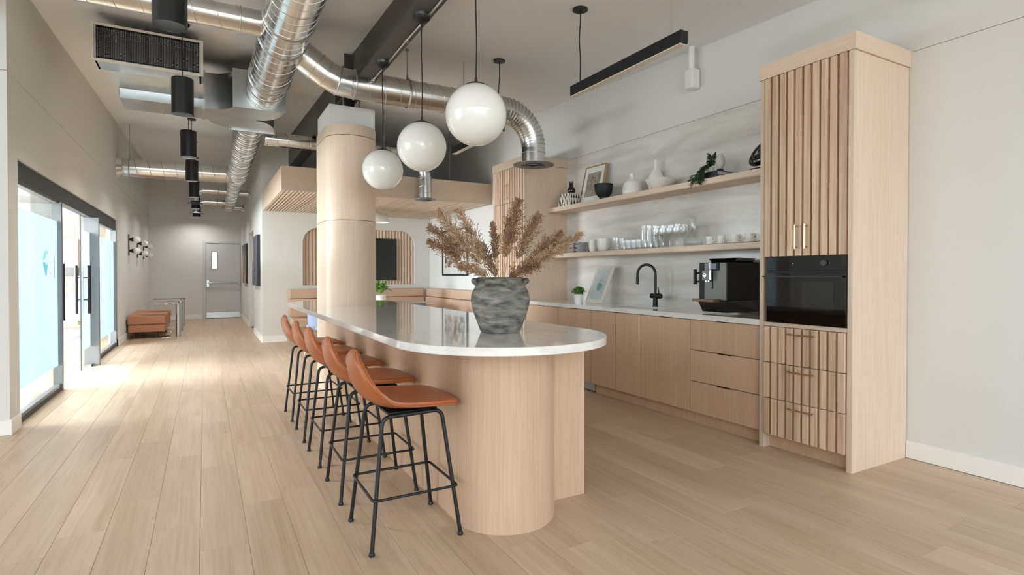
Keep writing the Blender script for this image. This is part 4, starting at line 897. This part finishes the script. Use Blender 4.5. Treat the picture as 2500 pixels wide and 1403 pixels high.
# ---------------------------------------------------------------- vase with dried reeds
VX, VY = 1.445, 2.72
vs_ = thing('clay_vase', 'weathered dark grey clay pot with shoulder lugs on the island', 'vase', (VX, VY, 0.92))
vp = smoothpts([(0.104, 0, 0), (0.112, 0, .008), (0.128, 0, .05), (.150, 0, .11), (.164, 0, .17), (.160, 0, .215), (.140, 0, .255), (.122, 0, .278), (.124, 0, .292), (.130, 0, .303)], 4)
B().lathe([(0, 0)]+[(p.x, p.z) for p in vp]+[(.122, .306), (.112, .30), (.108, .28), (.13, .22), (.13, .10), (0, .09)], (VX, VY, .92), 56).build('body', 'vase_clay', vs_, smooth=50)
for a in (-2.25, 0.05, -1.2+PI+.2):
    c, s = math.cos(a), math.sin(a)
    B().tube(smoothpts([(VX+.112*c-.05*s, VY+.112*s+.05*c, 1.185), (VX+.150*c-.04*s, VY+.150*s+.04*c, 1.205), (VX+.158*c, VY+.158*s, 1.205), (VX+.150*c+.04*s, VY+.150*s-.04*c, 1.205), (VX+.112*c+.05*s, VY+.112*s-.05*c, 1.185)], 4), [0.016]*17, n=10).build('lug_handle', 'vase_clay', vs_, smooth=60)
RV = V((.873, -.488, 0)); DV = V((.488, .873, 0)); UPV = V((0, 0, 1))
def reed(rt, up, dp, plen, fat, label, mat):
    root = V((VX, VY, 1.02))+RV*(rt*0.12)+DV*(dp*.1); tip = V((VX, VY, 1.215))+RV*rt+UPV*up+DV*dp
    t = thing('dried_reed', label, 'dried reed', root, group='dried reeds in the clay vase')
    mouth = V((VX, VY, 1.20))+RV*(rt*.20)+DV*(dp*.3)
    pts = smoothpts([root, mouth, mouth*.45+tip*.55+UPV*.02, tip], 8); N = len(pts)
    B().tube(pts, [0.0028-0.0018*i/(N-1) for i in range(N)], n=6).build('stem', 'straw', t, smooth=60)
    L = [0]
    for a, b in zip(pts, pts[1:]): L.append(L[-1]+(b-a).length)
    def at(s):
        for i in range(N-1):
            if L[i+1] >= s: return pts[i].lerp(pts[i+1], (s-L[i])/max(1e-6, L[i+1]-L[i])), (pts[i+1]-pts[i]).normalized()
        return pts[-1], (pts[-1]-pts[-2]).normalized()
    b = B(); NB = 165
    for k in range(NB):
        s = k/(NB-1); p, d = at(L[-1]-plen*(1-s)); u, w = frame_for(d); a = RN.uniform(0, 2*PI)
        rad = u*math.cos(a)+w*math.sin(a)
        env = (0.35+0.65*math.sin(min(1, s*1.7+.12)*PI/2))*(1-s)**.55+.10
        bl = fat*1.18*env*RN.uniform(.55, 1.15)
        bd = (d*RN.uniform(.75, 1.1)+rad*RN.uniform(.35, .7)).normalized()
        m = max(5, int(bl/0.0085))
        for i in range(m):
            f = (i+1)/m; c = p+bd*bl*f+rad*bl*.12*f*f-UPV*bl*.12*f*f
            dd = (bd+V((RN.uniform(-.7, .7), RN.uniform(-.7, .7), RN.uniform(-.7, .7)))).normalized(); l = RN.uniform(.011, .021)
            sv, _ = frame_for(dd); sv = sv*RN.uniform(.0022, .0042); wv = dd.cross(sv)
            b.add([c, c+dd*l*.5+sv, c+dd*l, c+dd*l*.5-sv, c+dd*l*.45+wv], [(0, 1, 4), (1, 2, 4), (2, 3, 4), (3, 0, 4)])
    o = b.build('plume', mat, t); o['kind'] = 'stuff'
rd = [(-.355, .385, .05, .30, .085, 'long pale reed plume leaning far towards the wall niche', 'reed_light'), (-.385, .285, -.04, .24, .07, 'reed plume arching low beside the long pale one', 'reed'),
      (-.235, .385, .0, .32, .085, 'tall pale reed plume just inside the outer pair', 'reed_light'), (-.405, .215, .06, .22, .06, 'thin dark reed plume reaching lowest on the banquette side', 'reed'),
      (-.26, .27, -.08, .26, .08, 'dense reed plume in front of the banquette side group', 'reed_light'), (-.215, .075, -.10, .17, .055, 'short drooping reed plume near the pot rim on the banquette side', 'reed_light'),
      (-.045, .31, .02, .20, .038, 'slim upright reddish reed plume in the middle of the pot', 'reed'), (.10, .445, .04, .27, .085, 'tallest full reed plume standing upright above the pot', 'reed'),
      (.06, .33, -.05, .22, .07, 'dark reed plume just below the tallest one', 'reed'), (.215, .355, .0, .28, .085, 'broad brown reed plume leaning towards the counter', 'reed'),
      (.335, .255, -.03, .26, .075, 'reed plume leaning outward over the counter side', 'reed'), (.455, .255, .04, .30, .065, 'longest outstretched reed plume pointing at the shelves', 'reed_light'),
      (.335, .17, -.07, .26, .07, 'low reed plume spreading below the outstretched one', 'reed_light'), (.205, .085, -.09, .20, .07, 'short bushy reed plume hanging over the pot rim on the counter side', 'reed'),
      (-.12, .20, .08, .22, .07, 'rear reed plume filling the middle of the bunch', 'reed')]
for r_ in rd: reed(*r_)

# ---------------------------------------------------------------- lamps
for i, (y, lab) in enumerate(((2.909, 'opal glass globe pendant nearest the rounded island end, hung highest in view'), (3.823, 'opal glass globe pendant in the middle of the three'), (4.828, 'opal glass globe pendant beside the oak column'))):
    g = thing('globe_pendant', lab, 'pendant lamp', (1.385, y, 2.17), group='globe pendants over the island')
    B().ball((1.385, y, 2.17), 0.178, 48, 32).build('globe', 'opal', g, smooth=80)
    B().lathe([(0, 2.362), (0.012, 2.362), (0.014, 2.352), (.05, 2.348), (.078, 2.333), (.074, 2.325), (0, 2.325)], (1.385, y, 0), 28).build('cap', 'black_metal', g, smooth=50)
    B().cyl((1.385, y, 2.355), (1.385, y, 2.385), 0.008, n=10).build('socket', 'black_metal', g, smooth=50)
    B().tube(smoothpts([(1.385, y, 2.38), (1.389, y, 2.6), (1.383, y, 2.85), (1.385, y, 3.07)], 4), 0.0042, n=8).build('cord', 'black_matte', g, smooth=60)
    cpy = B().lathe([(0, 3.062), (0.02, 3.062), (.045, 3.075), (.062, 3.095), (.064, 3.104), (0, 3.104)], (1.385, y, 0), 28).build('canopy', 'black_metal', g, smooth=50)
    B().cyl((1.385, y, 3.104), (1.385, y, 3.13), 0.05, n=20).build('junction_box', 'galv_seam', cpy, smooth=40)
cn = thing('conduit', 'thin pale conduit clipped along the underside of the steel beam', 'conduit', (1.43, 4.3, 3.12))
B().tube(smoothpts([(1.42, 1.5, 3.12), (1.42, 2.9, 3.12), (1.425, 3.3, 3.12), (1.43, 3.82, 3.12), (1.425, 4.3, 3.12), (1.43, 4.83, 3.12), (1.43, 5.9, 3.12)], 6), 0.009, n=8).build('cable', 'galv_seam', cn, smooth=60)
for y in (3.35, 4.3, 5.3): B().box(1.405, 1.445, y-.008, y+.008, 3.107, 3.131).build('clip', 'galv_seam', cn)
lx = -0.172; cl = ['largest black cylinder pendant at the top edge of the picture', 'black cylinder pendant second in the corridor row', 'black cylinder pendant third in the corridor row', 'black cylinder pendant fourth in the corridor row', 'black cylinder pendant fifth in the corridor row', 'small far black cylinder pendant sixth in the corridor row', 'farthest black cylinder pendant near the back wall']
for i in range(7):
    y = 3.86+i*2.21; y = min(y, 17.2) if i < 6 else 17.1
    zb = (2.715, 2.75, 2.762, 2.78, 2.785, 2.79, 2.80)[i]
    c = thing('cylinder_pendant', cl[i], 'pendant lamp', (lx, y, zb), group='black cylinder pendants in the corridor')
    h = 0.338
    B().lathe([(.080, zb+.06), (.086, zb), (.092, zb), (.092, zb+h-.004), (.088, zb+h), (0, zb+h), (0, zb+h-.01), (.080, zb+h-.01), (.080, zb+.06)], (lx, y, 0), 36).build('shade', 'black_metal', c, smooth=40)
    B().lathe([(.0845, zb+.002), (.0785, zb+.06), (.0785, zb+.13), (0, zb+.13)], (lx, y, 0), 28).build('glow_mask', 'glow_mask_black', c, smooth=40)  # near-black sleeve added so the shade interior stays dark around the light
    ld = bpy.data.lights.new('corridor_fill', 'AREA'); ld.shape = 'DISK'; ld.size = .14; ld.energy = (13, 13, 15, 15, 16, 17, 11)[i]; ld.color = (1.0, .985, .97); ld.spread = math.radians(150 if i < 2 else 175)  # light added inside an unlit pendant to brighten the corridor
    lo = bpy.data.objects.new('corridor_fill', ld); COL.objects.link(lo); lo.parent = c; lo.location = (0, 0, (.12, .05, .04, .03, .03, .03, .03)[i])
    B().tube([(lx, y, zb+h), (lx, y, cz(lx, y)-.02)], 0.004, n=6).build('cord', 'black_matte', c)
    B().cyl((lx, y, cz(lx, y)-.022), (lx, y, cz(lx, y)+.005), 0.062, n=24).build('canopy', 'black_metal', c, smooth=40)
def linear(y0, y1, z, lab, yc):
    c = thing('linear_pendant', lab, 'pendant lamp', (2.74, (y0+y1)/2, z), group='black linear pendants')
    B().box(2.708, 2.772, y0, y1, z+.006, z+.088).build('housing', 'black_metal', c, bevel=0.0015)
    B().box(2.714, 2.766, y0+.012, y1-.012, z, z+.008).build('diffuser', 'cream', c)
    for k, y in enumerate(yc):
        zc = cz(2.74, y)
        if k == 0:
            B().tube(smoothpts([(2.74, y, z+.085), (2.742, y, z+.3), (2.735, y+.006, z+.45), (2.742, y, z+.6) if zc-z > .66 else (2.74, y, zc-.05), (2.74, y, zc-.012)], 4), 0.005, n=6).build('cord', 'black_matte', c, smooth=60)
            B().cyl((2.74, y, zc-.014), (2.74, y, zc+.004), 0.062, n=28).build('canopy', 'black_metal', c, smooth=40)
        else: B().tube([(2.74, y, z+.085), (2.74, y, zc)], 0.0009, n=4).build('suspension_wire', 'satin_steel', c)
linear(2.60, 3.84, 2.745, 'black linear pendant bar above the kitchen counter', (3.74, 2.72))
linear(5.12, 6.40, 2.745, 'black linear pendant bar farther back behind the globes', (5.18, 6.3))
jb = thing('junction_box', 'white conduit and junction box on the upper kitchen wall', 'junction box', (4.09, 3.79, 3.0))
B().cyl((4.09, 3.79, 3.19), (4.09, 3.79, cz(4.09, 3.79)), 0.030, n=14).build('pipe', 'white_plastic', jb, smooth=40)
B().prism([(4.045, 3.735), (4.155, 3.735), (4.155, 3.845), (4.045, 3.845)], 3.02, 3.21).build('box', 'white_plastic', jb, bevel=0.02)
B().box(4.038, 4.046, 3.755, 3.825, 3.05, 3.18).build('cover', 'white_plastic', jb, bevel=0.003)

# ---------------------------------------------------------------- slatted canopy over the nook
KX0, KX1, KY0, KY1, KZ0, KZ1 = 0.925, 4.155, 8.12, 10.995, 2.40, 2.735
ca = thing('slatted_canopy', 'oak ceiling canopy with slatted underside hung over the seating nook', 'canopy', (2.54, 9.5, KZ0))
B().box(KX0, KX1, KY0, KY0+.025, KZ0, KZ1).build('front_fascia', 'oak_x', ca)
B().box(KX0, KX0+.025, KY0+.025, KY1, KZ0, KZ1).build('side_fascia', 'oak_h', ca)
B().box(KX0+.025, KX1, KY0+.025, KY1, KZ0+.028, KZ0+.07).build('deck', 'dark_slot', ca)
ns = 62; sp_ = (KX1-KX0-.03)/ns; sm = B().box(0, sp_-.021, 0, KY1-KY0-.03, 0, .022).mesh('slat', 'oak_h')
for i in range(ns):
    o = bpy.data.objects.new('slat', sm); COL.objects.link(o); o.parent = ca; o.location = V((KX0+.027+i*sp_, KY0+.027, KZ0+.003))-V((2.54, 9.5, KZ0))
for x, y in ((1.6, 8.6), (2.1, 8.6), (3.6, 8.6), (1.6, 10.4), (3.6, 10.4)):
    B().cyl((x, y, KZ0+.07), (x, y, cz(x, y)), 0.003, n=6).build('suspension_rod', 'satin_steel', ca)

# ---------------------------------------------------------------- seating nook
bq = thing('banquette', 'tan leather corner banquette along the nook walls', 'banquette', (2.8, 10.6, 0))
def cush(x0, x1, y0, y1, z0, z1, nm, bev=.018): B().box(x0, x1, y0, y1, z0, z1).build(nm, 'leather_tan', bq, bevel=bev)
B().box(1.40, 4.15, 10.52, 10.98, 0, .30).box(3.62, 4.15, 6.95, 10.52, 0, .30).build('plinth', 'leather_tan', bq)
for a, b_ in ((1.36, 2.68), (2.69, 3.97)):
    cush(a, b_, 10.84, 10.985, .795, .965, 'back_roll'); cush(a, b_, 10.82, 10.985, .45, .79, 'back_cushion'); cush(a, min(b_, 3.56), 10.40, 10.83, .30, .45, 'seat_cushion')
for a, b_ in ((6.9, 8.15), (8.16, 9.40), (9.41, 10.80)):
    cush(4.0, 4.145, a, b_, .795, .965, 'back_roll'); cush(3.98, 4.145, a, b_, .45, .79, 'back_cushion'); cush(3.56, 3.98, a, min(b_, 10.39) if b_ > 10 else b_, .30, .45, 'seat_cushion')
nt_ = thing('nook_table', 'round pale table standing in the seating nook', 'table', (2.95, 9.55, 0))
B().lathe([(0, .715), (.69, .715), (.71, .725), (.71, .737), (.70, .742), (0, .742)], (2.95, 9.55, 0), 56).build('table_top', 'cream', nt_, smooth=40)
B().lathe([(0, 0), (.30, 0), (.30, .015), (.06, .03), (.045, .06), (.045, .70), (.12, .715), (0, .715)], (2.95, 9.55, 0), 32).build('pedestal', 'black_metal', nt_, smooth=40)
np_ = thing('table_plant', 'leafy green plant in a white pot on the nook table', 'plant', (2.66, 9.45, .742))
B().lathe([(0, 0), (.085, 0), (.105, .14), (.10, .145), (.09, .12), (0, .12)], (2.66, 9.45, .742), 28).build('pot', 'white_ceramic', np_, smooth=50)
lf = B()
for i in range(90):
    a, e = RN.uniform(0, 2*PI), RN.uniform(.0, 1.45); rr = RN.uniform(.03, .12)
    p = V((2.66+rr*math.cos(a)*math.cos(e), 9.45+rr*math.sin(a)*math.cos(e), .90+rr*math.sin(e)*1.4+RN.uniform(0, .10)))
    leafy(lf, p, (math.cos(a), math.sin(a), RN.uniform(-.5, 1.0)), RN.uniform(.10, .15), RN.uniform(.045, .07))
o = lf.build('leaves', 'leaf_bright', np_); o['kind'] = 'stuff'
def chair(x, y, rz, lab):
    c = thing('nook_chair', lab, 'chair', (x, y, 0), rz, group='blue grey chairs at the nook table')
    B().box(-.23, .23, -.22, .24, .42, .49).build('seat', 'grey_blue', c, bevel=.025, local=True)
    def bk(u, v): a = (u-.5)*2.0; return V((.29*math.sin(a), -.30*math.cos(a)+.05+.03*v*-1, .44+.335*v))
    o = B().grid(bk, 15, 6).build('backrest', 'grey_blue', c, smooth=60, local=True); m = o.modifiers.new('solid', 'SOLIDIFY'); m.thickness = .035
    for sx, sy in ((-1, -1), (1, -1), (1, 1), (-1, 1)):
        B().tube([(sx*.17, sy*.17, .43), (sx*.24, sy*.24, 0)], [.018, .010], n=8).build('leg', 'oak_solid', c, smooth=50, local=True)
chair(1.60, 8.62, -1.35, 'blue grey upholstered chair beyond the island end, pulled up to the nook table'); chair(2.93, 8.72, .06, 'blue grey upholstered chair whose back shows above the island top')
tv = thing('wall_screen', 'large black wall screen mounted in the slatted niche', 'television', (2.70, 11.06, 1.13))
B().box(1.96, 3.45, 11.03, 11.075, 1.13, 1.97).build('panel', 'black_glass', tv, bevel=.003)
B().box(2.4, 3.0, 11.075, 11.12, 1.3, 1.8).build('mount', 'black_metal', tv)
pc = thing('framed_picture', 'black framed street photograph on the nook side wall above the banquette', 'picture', (4.13, 9.65, 1.2))
y0, y1, z0, z1 = 9.05, 10.24, 1.22, 2.10
B().box(4.125, 4.158, y0, y1, z0, z0+.03).box(4.125, 4.158, y0, y1, z1-.03, z1).box(4.125, 4.158, y0, y0+.03, z0+.03, z1-.03).box(4.125, 4.158, y1-.03, y1, z0+.03, z1-.03).build('frame', 'black_matte', pc)
B().box(4.14, 4.15, y0+.03, y1-.03, z0+.03, z1-.03).build('mat_board', 'paper', pc)
B().box(4.137, 4.14, y0+.12, y1-.12, z0+.16, z1-.10).build('photo', 'picture_city', pc)
B().box(4.130, 4.133, y0+.03, y1-.03, z0+.03, z1-.03).build('glazing', 'glass', pc)
wp = thing('dome_pendant', 'white dome pendant under the slatted canopy beside the column', 'pendant lamp', (2.60, 9.6, 2.16))
B().lathe([(.26, 2.16), (.255, 2.20), (.22, 2.26), (.14, 2.31), (.05, 2.335), (.03, 2.36), (.02, 2.36), (.04, 2.325), (.13, 2.30), (.21, 2.25), (.25, 2.18)], (2.60, 9.6, 0), 36).build('shade', 'white_plastic', wp, smooth=60)
B().cyl((2.60, 9.6, 2.35), (2.60, 9.6, 2.41), .012, n=10).build('stem', 'white_plastic', wp)

# ---------------------------------------------------------------- corridor
be = thing('leather_bench', 'low tan leather bench with walnut legs along the corridor wall', 'bench', (-.99, 13.8, 0))
B().box(-1.30, -.68, 12.75, 14.95, .275, .44).build('cushion', 'leather_bench', be, bevel=.02)
B().box(-1.29, -.69, 12.77, 14.93, .125, .27).build('base', 'leather_bench', be, bevel=.012)
for x in (-1.20, -.78):
    for y in (12.85, 14.85): B().cyl((x, y, .125), (x, y, 0), .026, .014, n=12).build('leg', 'walnut', be, smooth=40)
for i, (y, lab) in enumerate(((12.98, 'chrome C-shaped side table in front of the bench, nearest of three'), (14.2, 'chrome C-shaped side table by the bench, middle of three'), (15.6, 'dark topped C-shaped side table by the bench, farthest of three'))):
    t = thing('side_table', lab, 'table', (-.7, y, 0), group='side tables at the leather bench')
    zt = .655
    B().lathe([(0, zt), (.33, zt), (.335, zt+.006), (.33, zt+.014), (0, zt+.014)], (-.74, y, 0), 36, sy=.6).build('table_top', 'black_glass' if i == 2 else 'chrome', t, smooth=40)
    B().prism(arc(-.47, y, .045, 0, 360, 19)[:-1], .012, zt).build('post', 'satin_steel', t, smooth=40)
    B().lathe([(0, 0), (.25, 0), (.25, .010), (0, .012)], (-.66, y, 0), 32, sy=.6).build('foot', 'chrome', t, smooth=40)
for i, (y, lab) in enumerate(((13.25, 'two-globe wall sconce nearest along the corridor wall'), (14.87, 'two-globe wall sconce in the middle of the corridor wall row'), (16.3, 'two-globe wall sconce closest to the back wall'))):
    s = thing('wall_sconce', lab, 'wall lamp', (-1.31, y, 1.82), group='globe sconces in the corridor')
    B().box(-1.32, -1.30, y-.03, y+.03, 1.62, 2.04).build('back_plate', 'walnut', s)
    for z in (1.94, 1.715):
        B().cyl((-1.30, y, z), (-1.235, y, z), .022, .045, n=14).build('holder', 'black_metal', s, smooth=40)
        B().ball((-1.175, y, z), .068, 20, 14).build('globe', 'opal', s, smooth=80)
for (y0, y1, mt_, lab) in ((11.40, 12.62, 'canvas_dark', 'dark grey abstract canvas with a pale streak at the corridor corner'), (14.80, 16.05, 'canvas_warm', 'dark canvas with a warm streak beside the grey back door')):
    c = thing('canvas', lab, 'painting', (.88, (y0+y1)/2, 1.03))
    B().box(.868, .918, y0, y1, 1.03, 2.0).build('stretcher', 'frost_black', c)
    B().box(.864, .868, y0, y1, 1.03, 2.0).build('painted_face', mt_, c)
one(B().box(.908, .919, 11.06, 11.14, 1.13, 1.25), 'light_switch', 'white_plastic', 'white light switch on the corridor corner below the canvas', 'switch', bevel=.002)
